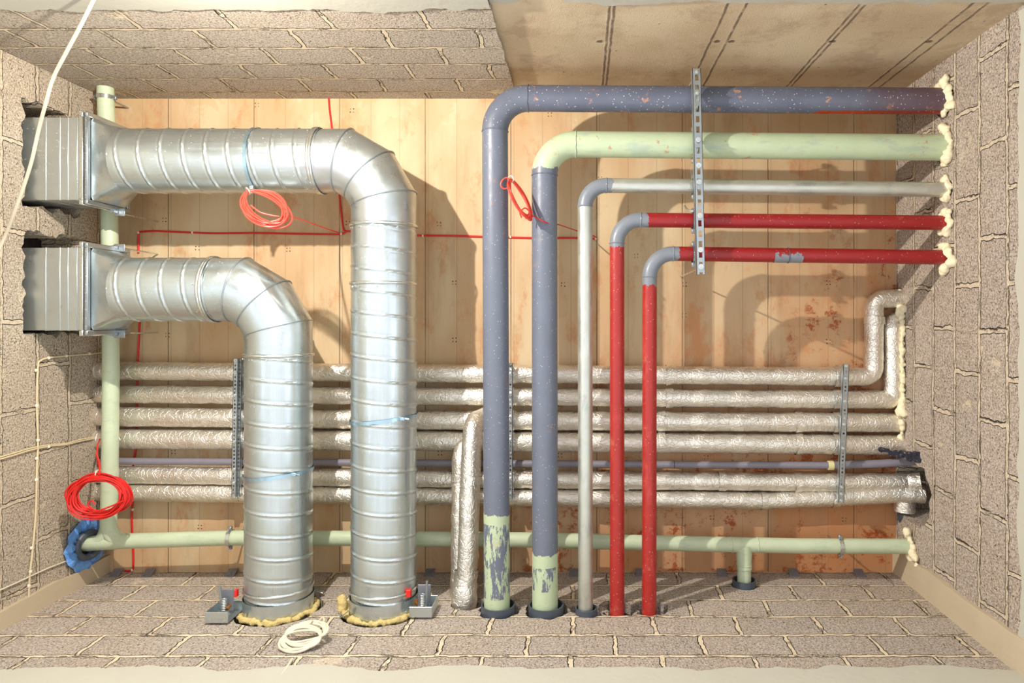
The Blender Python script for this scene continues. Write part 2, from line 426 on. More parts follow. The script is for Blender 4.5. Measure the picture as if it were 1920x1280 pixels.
# bottom wall: u = X, v = Z
pw = lambda x, Z: (x-VX)*Z/F
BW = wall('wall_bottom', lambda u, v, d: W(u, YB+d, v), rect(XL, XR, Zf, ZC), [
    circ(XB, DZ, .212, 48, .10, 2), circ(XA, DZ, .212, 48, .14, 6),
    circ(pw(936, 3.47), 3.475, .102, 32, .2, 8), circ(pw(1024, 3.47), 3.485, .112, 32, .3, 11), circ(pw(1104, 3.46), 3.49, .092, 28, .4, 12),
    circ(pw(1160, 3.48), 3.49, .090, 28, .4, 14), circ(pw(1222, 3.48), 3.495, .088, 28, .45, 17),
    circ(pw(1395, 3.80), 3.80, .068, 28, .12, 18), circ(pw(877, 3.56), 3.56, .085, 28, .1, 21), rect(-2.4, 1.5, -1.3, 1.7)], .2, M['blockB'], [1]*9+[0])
XE = -.37
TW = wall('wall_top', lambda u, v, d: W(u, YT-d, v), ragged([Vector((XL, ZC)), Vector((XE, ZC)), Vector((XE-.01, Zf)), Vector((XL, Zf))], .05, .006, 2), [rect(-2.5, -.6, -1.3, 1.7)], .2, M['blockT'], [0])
SW = wall('wall_top_right', lambda u, v, d: W(u, YT-.022-d, v), rect(XE-.05, XR+.05, Zf, ZC), [rect(-.1, 1.6, -1.3, 1.7)], .2, M['slab'], [0])
bm = bmesh.new(); box(bm, W(XL-.3, YT-.3, ZC), W(XR+.3, YB+.3, ZC+.2)); CE = struct('ceiling', bm, M['ceil'])
bm = bmesh.new(); box(bm, W(-6, -5, Zf-.1), W(5, 5, Zf)); struct('floor', bm, M['floor'])
# nail marks pressed into the ceiling boards, in fours
bm = bmesh.new()
for (x, y) in ((482, 197), (660, 207), (1031, 215), (308, 412), (370, 465), (652, 418), (541, 468), (823, 420), (852, 530), (852, 637), (1193, 480), (1284, 533), (1283, 591), (1553, 530), (1553, 640), (1324, 857), (825, 849), (1561, 857), (1583, 974), (1335, 970), (325, 847), (375, 988), (314, 628), (1050, 853), (1056, 533), (1520, 420), (490, 415), (1125, 335)):
    for dx in (-3, 3):
        for dy in (-3, 3):
            c = onC(x+dx+random.uniform(-.5, .5), y+dy+random.uniform(-.5, .5), .0006); s = random.uniform(.0026, .0042)
            bmesh.ops.create_circle(bm, cap_ends=True, radius=s, segments=10, matrix=Matrix.Translation(c))
obj('nail_marks', bm, M['mark'], CE)
# plaster coats that stop in a ragged line below the planned suspended ceiling
def coat(name, to3, u0, u1, zt, amp, seed, step=.02):
    n = int((u1-u0)/step); top = []
    for i in range(n+1):
        u = u0+(u1-u0)*i/n
        z = zt+amp*(noise.noise(Vector((u*3.1, seed, 0)))+.5*noise.noise(Vector((u*9, seed, 2)))+.25*noise.noise(Vector((u*30, seed, 4))))
        top.append((u, z))
    bm = bmesh.new(); cols = []
    for (u, z) in top:
        cols.append([bm.verts.new(to3(u, z, -.002)), bm.verts.new(to3(u, z, .009)), bm.verts.new(to3(u, z-.004, .012)), bm.verts.new(to3(u, 2.3, .012)), bm.verts.new(to3(u, 1.72, .012))])
    for i in range(n):
        for j in range(4): bm.faces.new((cols[i][j], cols[i+1][j], cols[i+1][j+1], cols[i][j+1]))
    return struct(name, bm, M['plaster'])
coat('trim_1', lambda u, v, d: W(u, YT+d, v), XL, XE, 2.83, .06, 1)
coat('trim_2', lambda u, v, d: W(u, YT-.022+d, v), XE, XR, 2.81, .06, 12)
coat('trim_3', lambda u, v, d: W(u, YB-d, v), XL, XR, 2.89, .045, 3)
coat('trim_4', lambda u, v, d: W(XR-d, u, v), YT, YB, 2.865, .03, 8)
coat('trim_5', lambda u, v, d: W(XL+d, u, v), YT, YB, 2.8, .04, 6)
# smooth concrete strips in the two corners
def cstrip(name, x0, x1, y0, y1):
    bm = bmesh.new(); n = 60
    a = []; b = []
    for i in range(n+1):
        z = 2.0+(ZC-2.0)*i/n; w = .012*noise.noise(Vector((z*5, y0, 0)))+.006*noise.noise(Vector((z*17, y0, 3)))
        a.append([W(x0, y0+w, z), W(x1, y0+w, z), W(x1, y1, z), W(x0, y1, z)])
    vs = [[bm.verts.new(p) for p in r] for r in a]
    for i in range(n):
        for j in range(4): bm.faces.new((vs[i][j], vs[i][(j+1) % 4], vs[i+1][(j+1) % 4], vs[i+1][j]))
    bm.faces.new(vs[0]); bm.faces.new(vs[-1]); struct(name, bm, M['cstrip'])
cstrip('trim_6', XL, XL+.02, 1.372, YB); cstrip('trim_7', XR-.02, XR, 1.316, YB)

# ---------------------------------------------------------------- spiral ducts
PITCH = .108
def spiral(bm, a, b, r, phase=0.0, seg=80, hand=1):
    a, b = Vector(a), Vector(b); ax = (b-a).normalized(); L = (b-a).length
    u = Vector((0, 0, 1)); u = (u-ax*u.dot(ax)).normalized(); v = ax.cross(u); n = int(L/.0045); rings = []
    for i in range(n+1):
        t = L*i/n; ring = []
        for j in range(seg):
            an = 2*PI*j/seg; ph = ((t/PITCH)+hand*an/(2*PI)+phase) % 1.0; d = min(ph, 1-ph)*PITCH
            rr = r+.0036*math.exp(-(d/.0042)**2)-.0012*math.exp(-((d-.0115)/.005)**2)+.0006*math.sin(t*41+an*2)
            ring.append(bm.verts.new(a+ax*t+(u*math.cos(an)+v*math.sin(an))*rr))
        rings.append(ring)
    for i in range(n):
        for j in range(seg): bm.faces.new((rings[i][j], rings[i][(j+1) % seg], rings[i+1][(j+1) % seg], rings[i+1][j]))
def flange(bm, X, y0, y1, z0, z1, w=.028, t=.02):
    for (lo, hi) in (((X, y0-w, z0-w), (X+t, y0, z1+w)), ((X, y1, z0-w), (X+t, y1+w, z1+w)), ((X, y0, z0-w), (X+t, y1, z0)), ((X, y0, z1), (X+t, y1, z1+w))):
        bbox(bm, W(*lo), W(*hi), .003, 1)
def make_duct(name, label, Yc, Xv, xs, elbow_x, collars_x, collars_y, strap_px, straps_y, rods):
    root = thing(name, label, 'air duct', W(Xv, YB, DZ), 'spiral air ducts')
    z0, z1 = 3.44, 3.72; y0, y1 = Yc-.205, Yc+.205; Xfl = -2.452
    # rectangular section with cross seams
    bm = bmesh.new(); bbox(bm, W(XL-.2, y0, z0), W(Xfl, y1, z1), .004, 2)
    for k, dx in enumerate((.05, .095, .135, .205)):
        bbox(bm, W(Xfl-dx-.002, y0-.002, z0-.0025), W(Xfl-dx+.002, y1+.002, z1+.0025), .0012, 1)
    obj('box_section', bm, M['sheet'], root)
    bm = bmesh.new(); flange(bm, Xfl-.022, y0, y1, z0, z1); obj('flange', bm, M['ring'], root)
    bm = bmesh.new(); flange(bm, Xfl+.002, y0, y1, z0, z1, .024, .016); fl = obj('flange', bm, M['steel'], root)
    bm = bmesh.new()
    bm.free()
    for i in range(10):
        bm = bmesh.new(); hexhead(bm, W(Xfl+.01, y0+.02+i*(y1-y0-.04)/9, z0-.021), (0, 0, -1), .0034, .005, 8); obj('rivet', bm, M['ring'], fl)
    # transition rectangle -> circle
    bm = bmesh.new(); N = 64; A = []; B = []; Xc = Xfl+.165
    for j in range(N):
        a = 2*PI*(j+.5)/N; cy, cz = math.cos(a), math.sin(a)
        hy, hz = (y1-y0)/2, (z1-z0)/2; s = 1/max(abs(cy)/hy, abs(cz)/hz)
        A.append(Vector((cy*s, cz*s)))
        B.append(Vector((cy*DR, cz*DR)))
    # use corner fans: angles on the rectangle snap towards corners
    rows = []
    for k in range(13):
        t = k/12
        rows.append([bm.verts.new(W(Xfl+.018+(Xc-Xfl-.018)*t, Yc+A[j].x*(1-t)+B[j].x*t, (z0+z1)/2*(1-t)+DZ*t+A[j].y*(1-t)+B[j].y*t)) for j in range(N)])
    for k in range(12):
        for j in range(N): bm.faces.new((rows[k][j], rows[k][(j+1) % N], rows[k+1][(j+1) % N], rows[k+1][j]))
    tr = obj('transition', bm, M['sheet'], root)
    bm = bmesh.new(); tube(bm, [W(Xfl+.02, Yc+.02, z0+.0), W(Xfl+.09, Yc+.01, z0-.012), W(Xc, Yc, DZ-DR-.001)], .003, 6); obj('lock_seam', bm, M['ring'], tr)
    # horizontal run, mitred elbow, vertical run
    R = .268; ctr = W(Xv-R, Yc+R, DZ)
    bm = bmesh.new(); spiral(bm, W(Xc-.005, Yc, DZ), W(elbow_x, Yc, DZ), DR, .1, hand=-1); obj('horizontal_run', bm, M['duct_x'], root)
    vs = [W(elbow_x-.01, Yc, DZ)]
    for an in (15, 45, 75):
        a = math.radians(an); q = R/math.cos(math.radians(15)); vs.append(ctr+Vector((math.sin(a)*q, -math.cos(a)*q, 0)))
    ey = Yc+R+.055; vs.append(W(Xv, ey, DZ))
    bm = bmesh.new(); tube(bm, vs, DR-.001, 80, False, True); el = obj('elbow', bm, M['sheet'], root)
    for i in (1, 2, 3):
        d0 = (vs[i]-vs[i-1]).normalized(); d1 = (vs[i+1]-vs[i]).normalized(); ax = (d0+d1).normalized(); nrm = (d1-d0).normalized()
        bm = bmesh.new(); ringtorus(bm, (0, 0, 0), ax, DR+.001, .0032, 72, 6)
        for v in bm.verts: v.co = v.co+nrm*v.co.dot(nrm)*(1/math.cos(math.radians(15))-1)+vs[i]
        obj('seam_ring', bm, M['steel'], el)
    bm = bmesh.new(); spiral(bm, W(Xv, ey-.005, DZ), W(Xv, YB+.1, DZ), DR, .3); ver = obj('vertical_run', bm, M['duct_y'], root)
    def ring(c, ax, t=.003):
        bm = bmesh.new(); ringtorus(bm, c, ax, DR+.0052, t*1.1, 120, 8, 2.2); obj('collar_ring', bm, M['ring'], root)
    for x in collars_x: ring(W(x, Yc, DZ), (1, 0, 0))
    for y in collars_y: ring(W(Xv, y, DZ), (0, 1, 0))
    # screws near the joints
    for y in collars_y[:-1]:
        for a in (-2.6, -2.1, -1.5, -.9):
            bm = bmesh.new(); d = Vector((math.cos(a), 0, math.sin(a))); hexhead(bm, W(Xv, y+.018, DZ)+d*(DR+.002), d, .0038, .005, 8); obj('screw', bm, M['ring'], root)
    for x in collars_x[:1]:
        for a in (-2.5, -1.7, -.8):
            bm = bmesh.new(); d = Vector((0, math.cos(a), math.sin(a))); hexhead(bm, W(x-.02, Yc, DZ)+d*(DR+.002), d, .0038, .005, 8); obj('screw', bm, M['ring'], root)
    # base damper barrel
    bm = bmesh.new(); tube(bm, [W(Xv, YB-.075, DZ), W(Xv, YB+.12, DZ)], DR+.0065, 80, False); obj('damper_barrel', bm, M['sheet'], root)
    for y, w in straps_y:
        bm = bmesh.new(); pts = [W(Xv, y-w/2, DZ), W(Xv, y-w/2, DZ), W(Xv, y+w/2, DZ), W(Xv, y+w/2, DZ)]
        tube(bm, pts[1:3], DR+.0068, 72, False)
        for v in bm.verts: v.co.y += .014*math.sin((v.co.x-Xv)/DR*1.3)*-1
        s = obj('strap_clamp', bm, M['strapm'], root)
        bm = bmesh.new(); d = Vector((math.cos(-.75), 0, math.sin(-.75))); c = W(Xv, y-.012, DZ)+d*(DR+.01)
        bbox(bm, c-Vector((.012, .008, .008)), c+Vector((.012, .008, .008)), .002, 1); hexhead(bm, c+Vector((.01, 0, 0)), (1, .1, -.2), .005, .022); obj('bolt', bm, M['strapm'], s)
    if strap_px is not None:
        bm = bmesh.new(); tube(bm, [W(strap_px-.008, Yc, DZ), W(strap_px+.008, Yc, DZ)], DR+.0068, 72, False); s = obj('strap_clamp', bm, M['strapm'], root)
        bm = bmesh.new(); c = W(strap_px, Yc+DR*.93, DZ-.08); bbox(bm, c-Vector((.01, .01, .012)), c+Vector((.01, .012, .01)), .002, 1); hexhead(bm, c, (0, 1, -.3), .006, .03); obj('bolt', bm, M['steel'], s)
    for (yy, bent) in rods:
        bm = bmesh.new(); p = W(Xfl+.01, yy, 3.63); q = W(Xfl+.01+bent, yy+.0, ZC+.01)
        tube(bm, [p, q], .0045, 8); rd = obj('hanger_rod', bm, M['ring'], root)
        bm = bmesh.new(); hexhead(bm, p-Vector((0, 0, .012)), (0, 0, 1), .013, .018); tube(bm, [p-Vector((0, 0, .03)), p], .009, 12); bbox(bm, p+Vector((-.012, -.02, .01)), p+Vector((.045, .02, .016)), .002, 1)
        obj('hanger_nut', bm, M['steel'], rd)
    return root
exA, exB = XA-.268-.03, XB-.268-.03
make_duct('spiral_duct', 'upper and longer galvanised spiral air duct with its elbow above the other duct', RA, XA, 0, exA, [exA-.03, exA-.018], [RA+.268+.06, (532-VY)*DZ/F, YB-.11], (487-VX)*DZ/F, [((783-VY)*DZ/F, .016)], [(RA+.235, 0)])
make_duct('spiral_duct', 'lower and shorter galvanised spiral air duct, left of the longer one', RB, XB, 0, exB, [exB-.03, exB-.018], [RB+.268+.06, YB-.115], None, [((884-VY)*DZ/F, .016)], [(RB-.225, 0), (RB+.228, 0)])
# wool seals and damper gear at the duct feet
def wool(Xv, label, seed):
    random.seed(seed); balls = []
    for i in range(54):
        a = 2*PI*i/54; r = DR+.014+random.uniform(-.003, .012)
        balls.append((W(Xv+math.cos(a)*r, YB+.002+random.uniform(-.008, .006), DZ+math.sin(a)*r), random.uniform(.011, .020)))
    if seed == 3:
        for k in range(7): balls.append((W(Xv-DR-.03-random.uniform(0, .015), YB-.02-k*.008, DZ-.04+random.uniform(-.03, .03)), random.uniform(.016, .024)))
        balls.append((W(Xv+DR+.06, YB-.05, DZ+.02), .022)); balls.append((W(Xv+DR+.045, YB-.03, DZ+.02), .022)); balls.append((W(Xv+DR+.03, YB-.01, DZ+.02), .022))
    tag(rough_blob('insulation_collar', balls, M['wool'], None, .005, .3), label, 'insulation', 'wool seals around the ducts')
wool(XB, 'yellow mineral wool ring around the foot of the left duct', 2)
wool(XA, 'torn yellow mineral wool ring around the foot of the right duct', 3)
def damper(side, Xv, label):
    s = side; x0 = Xv+s*(DR+.01); root = thing('damper_actuator', label, 'damper actuator', W(x0+s*.05, YB, DZ-.10), 'damper gear at the duct feet')
    z = DZ-.1 if s < 0 else DZ-.04
    lo = lambda a, b: (min(a, b), max(a, b))
    def bx(bm, xa, xb, ya, yb, za, zb, bev=.0015):
        xa, xb = lo(x0+s*xa, x0+s*xb); bbox(bm, W(xa, ya, za), W(xb, yb, zb), bev, 1)
    bm = bmesh.new(); bx(bm, -.01, .10, YB-.014, YB-.010, z-.09, z+.05); bx(bm, -.01, .10, YB-.062, YB-.010, z-.092, z-.088); bx(bm, .097, .10, YB-.062, YB-.010, z-.09, z+.05); bx(bm, -.01, .1, YB-.062, YB-.010, z+.048, z+.052)
    obj('housing', bm, M['sheet'], root, False)
    bm = bmesh.new(); bx(bm, .01, .075, YB-.135, YB-.03, z+.0, z+.006); obj('back_plate', bm, M['plate'], root, False)
    bm = bmesh.new(); tube(bm, [W(x0+s*.055, YB-.03, z-.02), W(x0+s*.062, YB-.165, z-.03)], .006, 10); obj('lever', bm, M['steel'], root)
    bm = bmesh.new()
    for k in range(7): ringtorus(bm, W(x0+s*.04, YB-.05-k*.008, z-.03), (0, 1, 0), .012, .003, 18, 6)
    obj('spring', bm, M['ring'], root)
    bm = bmesh.new(); hexhead(bm, W(x0+s*.012, YB-.07, z-.03), (0, .3, -1), .008, .03, 12); obj('fuse', bm, M['copper'], root)
    bm = bmesh.new(); xx = x0-s*.012; bx(bm, -.036 if s > 0 else -.005, -.012 if s > 0 else .008, YB-.13, YB-.095, DZ-.098, DZ-.075) ; obj('red_tab', bm, M['redtab'], root, False)
    return root
damper(-1, XB, 'open steel damper actuator with lever left of the left duct foot')
damper(1, XA, 'open steel damper actuator with red tab right of the right duct foot')
# small bent sheet tabs that hold the damper frames
for (x, y, a, lab) in ((597, 1107, .3, 'small bent steel tab right of the left duct foot'), (648, 1149, -.7, 'small bent steel tab left of the right duct foot'), (753, 1143, .2, 'small bent steel tab at the front of the right duct foot')):
    bm = bmesh.new(); p = onB(x, y, .03); bbox(bm, p+Vector((-.03, -.0015, -.013)), p+Vector((.03, .0015, .013)), .001, 1, Matrix.Rotation(a, 3, 'Z'))
    bbox(bm, p+Vector((-.03, 0, .0)), p+Vector((-.026, .035, .02)), .001, 1)
    tag(obj('fixing_tab', bm, M['steel'], None, False), lab, 'metal tab', 'fixing tabs at the duct feet')

# ---------------------------------------------------------------- the five bent pipes
def weld(root, c, ax, R, r=.0035, mat=None):
    bm = bmesh.new(); ringtorus(bm, c, ax, R, r, 48, 6)
    for v in bm.verts: v.co += Vector((noise.noise(v.co*90), noise.noise(v.co*95+Vector((3, 3, 3))), noise.noise(v.co*90+Vector((7, 1, 0)))))*.0025
    obj('weld_seam', bm, mat, root)
def bent_pipe(name, label, vx, vx2, hy, hy2, Z, r, Rb, mv, me, mh, cat='pipe'):
    cor = P(vx, hy, Z); foot = P(vx2, 0, Z); foot.y = YB+.12; end = P(0, hy2, Z); end.x = XR+.12
    p0, p1, arc = arc_path(foot, cor, end, Rb, 16)
    root = thing(name, label, cat, Vector((foot.x, YB, Z+H0)), 'bent pipes through the right wall')
    bm = bmesh.new(); tube(bm, [foot, p0], r, 40); obj('vertical_run', bm, mv, root)
    bm = bmesh.new(); tube(bm, arc, r*1.01, 40); obj('elbow', bm, me, root)
    bm = bmesh.new(); tube(bm, [p1, end], r, 40); obj('horizontal_run', bm, mh, root)
    weld(root, p0, foot-p0, r+.0005, .003, me); weld(root, p1, end-p1, r+.0005, .003, mh)
    return root, p0, p1
yz = lambda y, Z: (y-VY)*Z/F
xz = lambda x, Z: (x-VX)*Z/F
mG1v = paint('grey_paint_over_green', GREY, GREEN, 'y', yz(968, 3.41), amp=.03, extra=(GREY, yz(985, 3.41), yz(1125, 3.41)), rust=.2)
mG1 = paint('grey_rusted_paint', col(98, 104, 118), rust=.8, dust=.8)
mG1h = paint('grey_rust_red_end', col(84, 90, 108), rust=.8, dust=.9)
n_ = NT('grey_pipe_with_red_primer'); 
def g1h():
    m = NT('grey_pipe_red_primer'); x, y, z = m.sep(m.pos)
    base = m.mix(m.noise(9, 4), col(80, 86, 104), col(104, 108, 124))
    base = m.mix(m.mul(m.ramp(m.noise(11, 6, .75), .59, .63), .8), base, m.mix(m.noise(60), col(150, 84, 56), col(206, 168, 130)))
    f = m.mul(m.math('GREATER_THAN', m.math('ADD', y, m.mul(m.math('SUBTRACT', m.noise(30, 4), .5), .012)), yz(205, 3.42)), m.math('GREATER_THAN', m.math('ADD', x, m.mul(m.noise(9, 3), .2)), xz(1560, 3.47)))
    base = m.mix(f, base, m.mix(m.noise(40), col(150, 40, 16), col(196, 66, 24)))
    base = m.mix(m.mul(m.ramp(m.math('ADD', x, m.mul(m.noise(6, 5, .7), .5)), 1.45, 2.0), .6), base, col(92, 44, 40))
    dots = m.mul(m.math('SUBTRACT', 1.0, m.ramp(m.vor(62), .10, .18)), m.ramp(m.noise(40, 2), .40, .5))
    base = m.mix(m.mul(dots, .9), base, col(222, 218, 208)); m.set(base, m.ramp(m.noise(12, 3), .3, .7, .32, .5)); m.bump(m.noise(25, 4), .003, .4)
    return m.m
bent_pipe('steel_pipe', 'large dark grey pipe with rust spots, outermost and topmost of the bent pipes', 928, 932, 184, 190, 3.47, .0645, .165, mG1v, mG1, g1h())
mG2v = paint('grey_over_green_low', GREY, GREEN, 'y', yz(1042, 3.41), amp=.035, extra=(GREY, yz(1066, 3.41), yz(1110, 3.41)), rust=.15)
mG2e = paint('green_over_grey', GREEN, GREY, 'y', yz(318, 3.47), amp=.03, rust=.35, dust=.2)
mG2h = paint('pale_green_scuffed', GREEN, under=(col(150, 168, 158), 'x'), rust=.7, dust=.25)
bent_pipe('steel_pipe', 'large pipe with pale green horizontal run and grey upright run', 1021, 1022, 270, 277, 3.47, .0645, .155, mG2v, mG2e, mG2h)
mZ = galv('zinc_pipe_upright', 'y', rough=.38, tint=(206, 208, 200), dust=.3)
mZe = paint('grey_elbow_paint', col(122, 128, 136), rust=.15, dust=.1)
def zinc_grey(name, axis, thr, flip):
    return paint(name, col(200, 202, 192), col(122, 128, 136), axis, thr, flip, rust=.1, dust=.3, amp=.03, metal=(.75, 0.0), under=(col(150, 156, 156), axis))
bent_pipe('galvanised_pipe', 'bare zinc pipe with grey painted elbow, between the green pipe and the upper red pipe', 1097, 1098, 347, 356, 3.445, .0365, .105, zinc_grey('zinc_pipe_grey_top', 'y', yz(385, 3.44), True), mZe, zinc_grey('zinc_pipe_grey_start', 'x', xz(1148, 3.44), True))
def redp(name, axis, thr, flip, patch=None): return paint(name, RED if axis == 'y' else col(146, 26, 28), col(122, 128, 136), axis, thr, flip, rust=.25, dust=.35, amp=.03, rough=.34, under=(col(190, 74, 64), axis) if axis == 'y' else None)  # runs get a darker red than the uprights, their shade put into the paint
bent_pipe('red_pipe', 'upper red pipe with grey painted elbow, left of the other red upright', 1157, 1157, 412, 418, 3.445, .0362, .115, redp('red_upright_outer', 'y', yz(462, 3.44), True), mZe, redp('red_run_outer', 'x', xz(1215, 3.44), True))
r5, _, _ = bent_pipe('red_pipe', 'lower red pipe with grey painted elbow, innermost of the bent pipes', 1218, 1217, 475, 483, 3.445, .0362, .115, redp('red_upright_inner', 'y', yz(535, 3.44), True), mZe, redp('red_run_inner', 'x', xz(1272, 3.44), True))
# grey touched-up patch on the inner red run
bm = bmesh.new(); tube(bm, [P(1450, 478.5, 3.445), P(1503, 479, 3.445)], .0368, 40, False)
obj('paint_patch', bm, paint('grey_patch', col(146, 26, 28), col(122, 128, 136), 'y', yz(478, 3.41), amp=.06, freq=40), r5)
weld(r5, P(1477, 479, 3.445), (1, 0, 0), .0368, .0025, M['duckrub'])
# printed marks scratched on the green pipe are part of its paint
# black pipe sleeves in the bottom wall
def sleeve(x, Z, R, h, label, lean=0.0):
    bm = bmesh.new(); c = W(xz(x, Z), YB-h, Z); e = W(xz(x, Z)+lean, YB+.1, Z)
    seg = 40; out = []
    for (p, rr) in ((c, R-.007), (c, R), (e, R), (e, R-.007)):
        out.append([bm.verts.new(p+Vector((math.cos(2*PI*j/seg)*rr, 0, math.sin(2*PI*j/seg)*rr))) for j in range(seg)])
    for k in range(4):
        for j in range(seg): bm.faces.new((out[k][j], out[k][(j+1) % seg], out[(k+1) % 4][(j+1) % seg], out[(k+1) % 4][j]))
    tag(obj('pipe_sleeve', bm, M['black']), label, 'pipe sleeve', 'black pipe sleeves in the bottom wall')
sleeve(934, 3.47, .085, .034, 'black sleeve around the foot of the dark grey pipe')
sleeve(1024, 3.47, .088, .034, 'black sleeve around the foot of the green and grey pipe')
sleeve(1099, 3.445, .055, .028, 'black sleeve around the foot of the bare zinc pipe')
sleeve(1162, 3.45, .052, -.02, 'black sleeve sunk in the wall at the foot of the upper red pipe')
sleeve(1395, 3.80, .064, .034, 'black sleeve around the short green branch near the right end')

# ---------------------------------------------------------------- expanding foam
def foam(name_label, pts, seed):
    random.seed(seed); balls = []
    for p, r in pts:
        for k in range(3): balls.append((p+Vector((random.uniform(-.012, .004), random.uniform(-.6, .6)*r, random.uniform(-.6, .6)*r)), r*random.uniform(.5, .85)))
    return tag(rough_blob('foam_seal', balls, M['foam'], None, .0045, .35), name_label, 'foam seal', 'foam around the pipe ends')
def ringpts(y, Z, R, a0, a1, n, r):
    c = W(XR-.008, yz(y, Z), Z)
    return [(c+Vector((0, math.sin(math.radians(a0+(a1-a0)*i/n))*R, math.cos(math.radians(a0+(a1-a0)*i/n))*R)), r*random.choice((.75, .95, 1.1, 1.5))) for i in range(n+1)]
# angle 180 = towards the camera, 270 = up in the picture, 90 = down
foam('foam bead around the wall end of the dark grey pipe', ringpts(190, 3.47, .078, 110, 285, 11, .021)+[(W(XR-.01, yz(158, 3.47)-.02, 3.43), .026)], 1)
foam('foam lumps around the wall end of the pale green pipe', ringpts(277, 3.47, .078, 95, 265, 9, .021)+[(W(XR-.012, yz(240, 3.45), 3.43), .028), (W(XR-.012, yz(300, 3.45), 3.40), .034)], 2)
foam('foam bead around the wall end of the bare zinc pipe', ringpts(356, 3.445, .045, 90, 280, 10, .015), 3)
foam('foam ring around the wall end of the upper red pipe', ringpts(418, 3.445, .05, 75, 295, 12, .019), 4)
foam('foam ring around the wall end of the lower red pipe', ringpts(483, 3.445, .052, 75, 295, 12, .021)+[(W(XR-.01, yz(503, 3.445), 3.44), .03)], 5)
foam('long foam seam beside the foil pipes on the right wall', [(W(XR-.012, yz(y, Z), Z), r) for (y, Z, r) in ((545, 3.92, .02), (562, 3.90, .024), (578, 3.9, .032), (588, 3.91, .03), (596, 3.90, .024), (604, 3.89, .02), (612, 3.885, .017), (618, 3.885, .018), (624, 3.885, .019), (630, 3.885, .015), (636, 3.885, .016), (642, 3.885, .017), (648, 3.885, .018), (654, 3.885, .019), (660, 3.885, .015), (666, 3.885, .016), (672, 3.885, .017), (678, 3.885, .018), (684, 3.885, .019), (690, 3.885, .015), (696, 3.885, .016), (702, 3.885, .017), (708, 3.885, .018), (714, 3.885, .019), (720, 3.885, .015), (726, 3.885, .016), (732, 3.885, .017), (738, 3.885, .018), (748, 3.89, .024), (756, 3.89, .028), (768, 3.89, .03), (762, 3.89, .032), (775, 3.89, .034), (788, 3.89, .024), (800, 3.89, .022), (812, 3.90, .018), (822, 3.9, .02), (832, 3.9, .018))], 6)
foam('foam lumps around the right end of the long green pipe', ringpts(1024, 3.82, .052, 90, 280, 9, .019)+[(W(XR-.02, yz(1000, 3.8), 3.82), .030), (W(XR-.012, yz(1045, 3.75), 3.74), .026), (W(XR-.01, yz(1058, 3.72), 3.72), .014)], 7)

# ---------------------------------------------------------------- foil-wrapped pipes
def wrinkle(bm, amp=.0035, f=14.0):
    for v in bm.verts:
        p = v.co; v.co = p+Vector((noise.noise(p*f), noise.noise(p*f+Vector((9, 2, 1))), noise.noise(p*f+Vector((4, 8, 7)))))*amp+Vector((0, noise.noise(p*f*3.1), noise.noise(p*f*3+Vector((1, 1, 1)))))*amp*.5
def dense(a, b, step=.012):
    a, b = Vector(a), Vector(b); n = max(2, int((b-a).length/step)); return [a.lerp(b, i/n) for i in range(n+1)]
def densify(pts, step=.012):
    out = [pts[0]]
    for a, b in zip(pts, pts[1:]): out += dense(a, b, step)[1:]
    return out
def foil_pipe(label, pts, r, bands=(), group='foil wrapped pipes along the ceiling', seg=28, cuts=True):
    root = thing('insulated_pipe', label, 'insulated pipe', pts[0], group)
    path = densify([Vector(p) for p in pts]); rr = [r*(1+.018*noise.noise(Vector((i*.11, r*99+pts[0].y*7, 0)))) for i in range(len(path))]
    bm = bmesh.new(); tube(bm, path, rr, seg); wrinkle(bm, .0022, 20.0); obj('foil_jacket', bm, M['foil'], root)
    for (c, ax) in bands:
        bm = bmesh.new(); ax = Vector(ax).normalized(); tube(bm, [c-ax*.02, c-ax*.007, c+ax*.007, c+ax*.02], r+.0042, 28, False); wrinkle(bm, .004, 26); obj('tape_band', bm, M['foil'], root)
    return root
FZ = 3.935
def fp(x, y, Z=FZ): return P(x, y, Z)
xl = XL-.05
def L0(y): p = P(0, y, FZ); p.x = xl; return p
e1 = fp(1639, 707); up1 = fp(1639, 557)
def band(x, y): return (fp(x, y), (1, 0, 0))
_, _, a1 = arc_path(L0(695), fp(1638, 706), fp(1639, 560), .055, 6)
_, _, a1b = arc_path(fp(1638, 706), fp(1639, 562), W(XR+.1, yz(556, 3.93), 3.93), .055, 6)
foil_pipe('topmost foil wrapped pipe, turning up at its right end', [L0(695)]+a1+a1b+[W(XR+.1, yz(556, 3.93), 3.93)], .0525, [band(1255, 703), band(1570, 706), band(445, 697), band(958, 701), (fp(1639, 600), (0, 1, 0))])
foil_pipe('second foil wrapped pipe from the top, turning up beside the foam', [L0(738)]+arc_path(L0(738), fp(1675, 749), fp(1674, 600), .03, 6)[2]+[fp(1674, 618)]+[fp(1674, 604, 3.95)]+[W(XR+.03, yz(597, 3.96), 3.95)], .0515, [band(1255, 746), band(1567, 748), band(445, 740), band(958, 743)])
foil_pipe('third foil wrapped pipe from the top, straight into the right wall', [L0(780), fp(800, 787), fp(1500, 791), W(XR+.06, yz(792, FZ), FZ)], .0545, [band(1240, 789), band(1497, 791), band(1567, 791), band(445, 782), band(958, 788)])
foil_pipe('fourth foil wrapped pipe from the top, above the thin grey conduit', [L0(822), fp(800, 826), fp(1500, 832), W(XR+.06, yz(834, FZ), FZ)], .0565, [band(1240, 829), band(1497, 832), band(1567, 832), band(445, 823), band(958, 828)])
foil_pipe('fifth foil wrapped pipe from the top, just under the thin grey conduit', [L0(889), fp(800, 897), fp(1500, 904), P(1700, 904, 3.90), P(1727, 902, 3.87)], .0495, [band(1353, 902), band(1495, 904), band(1565, 904), band(447, 893), band(958, 899), band(1172, 901)])
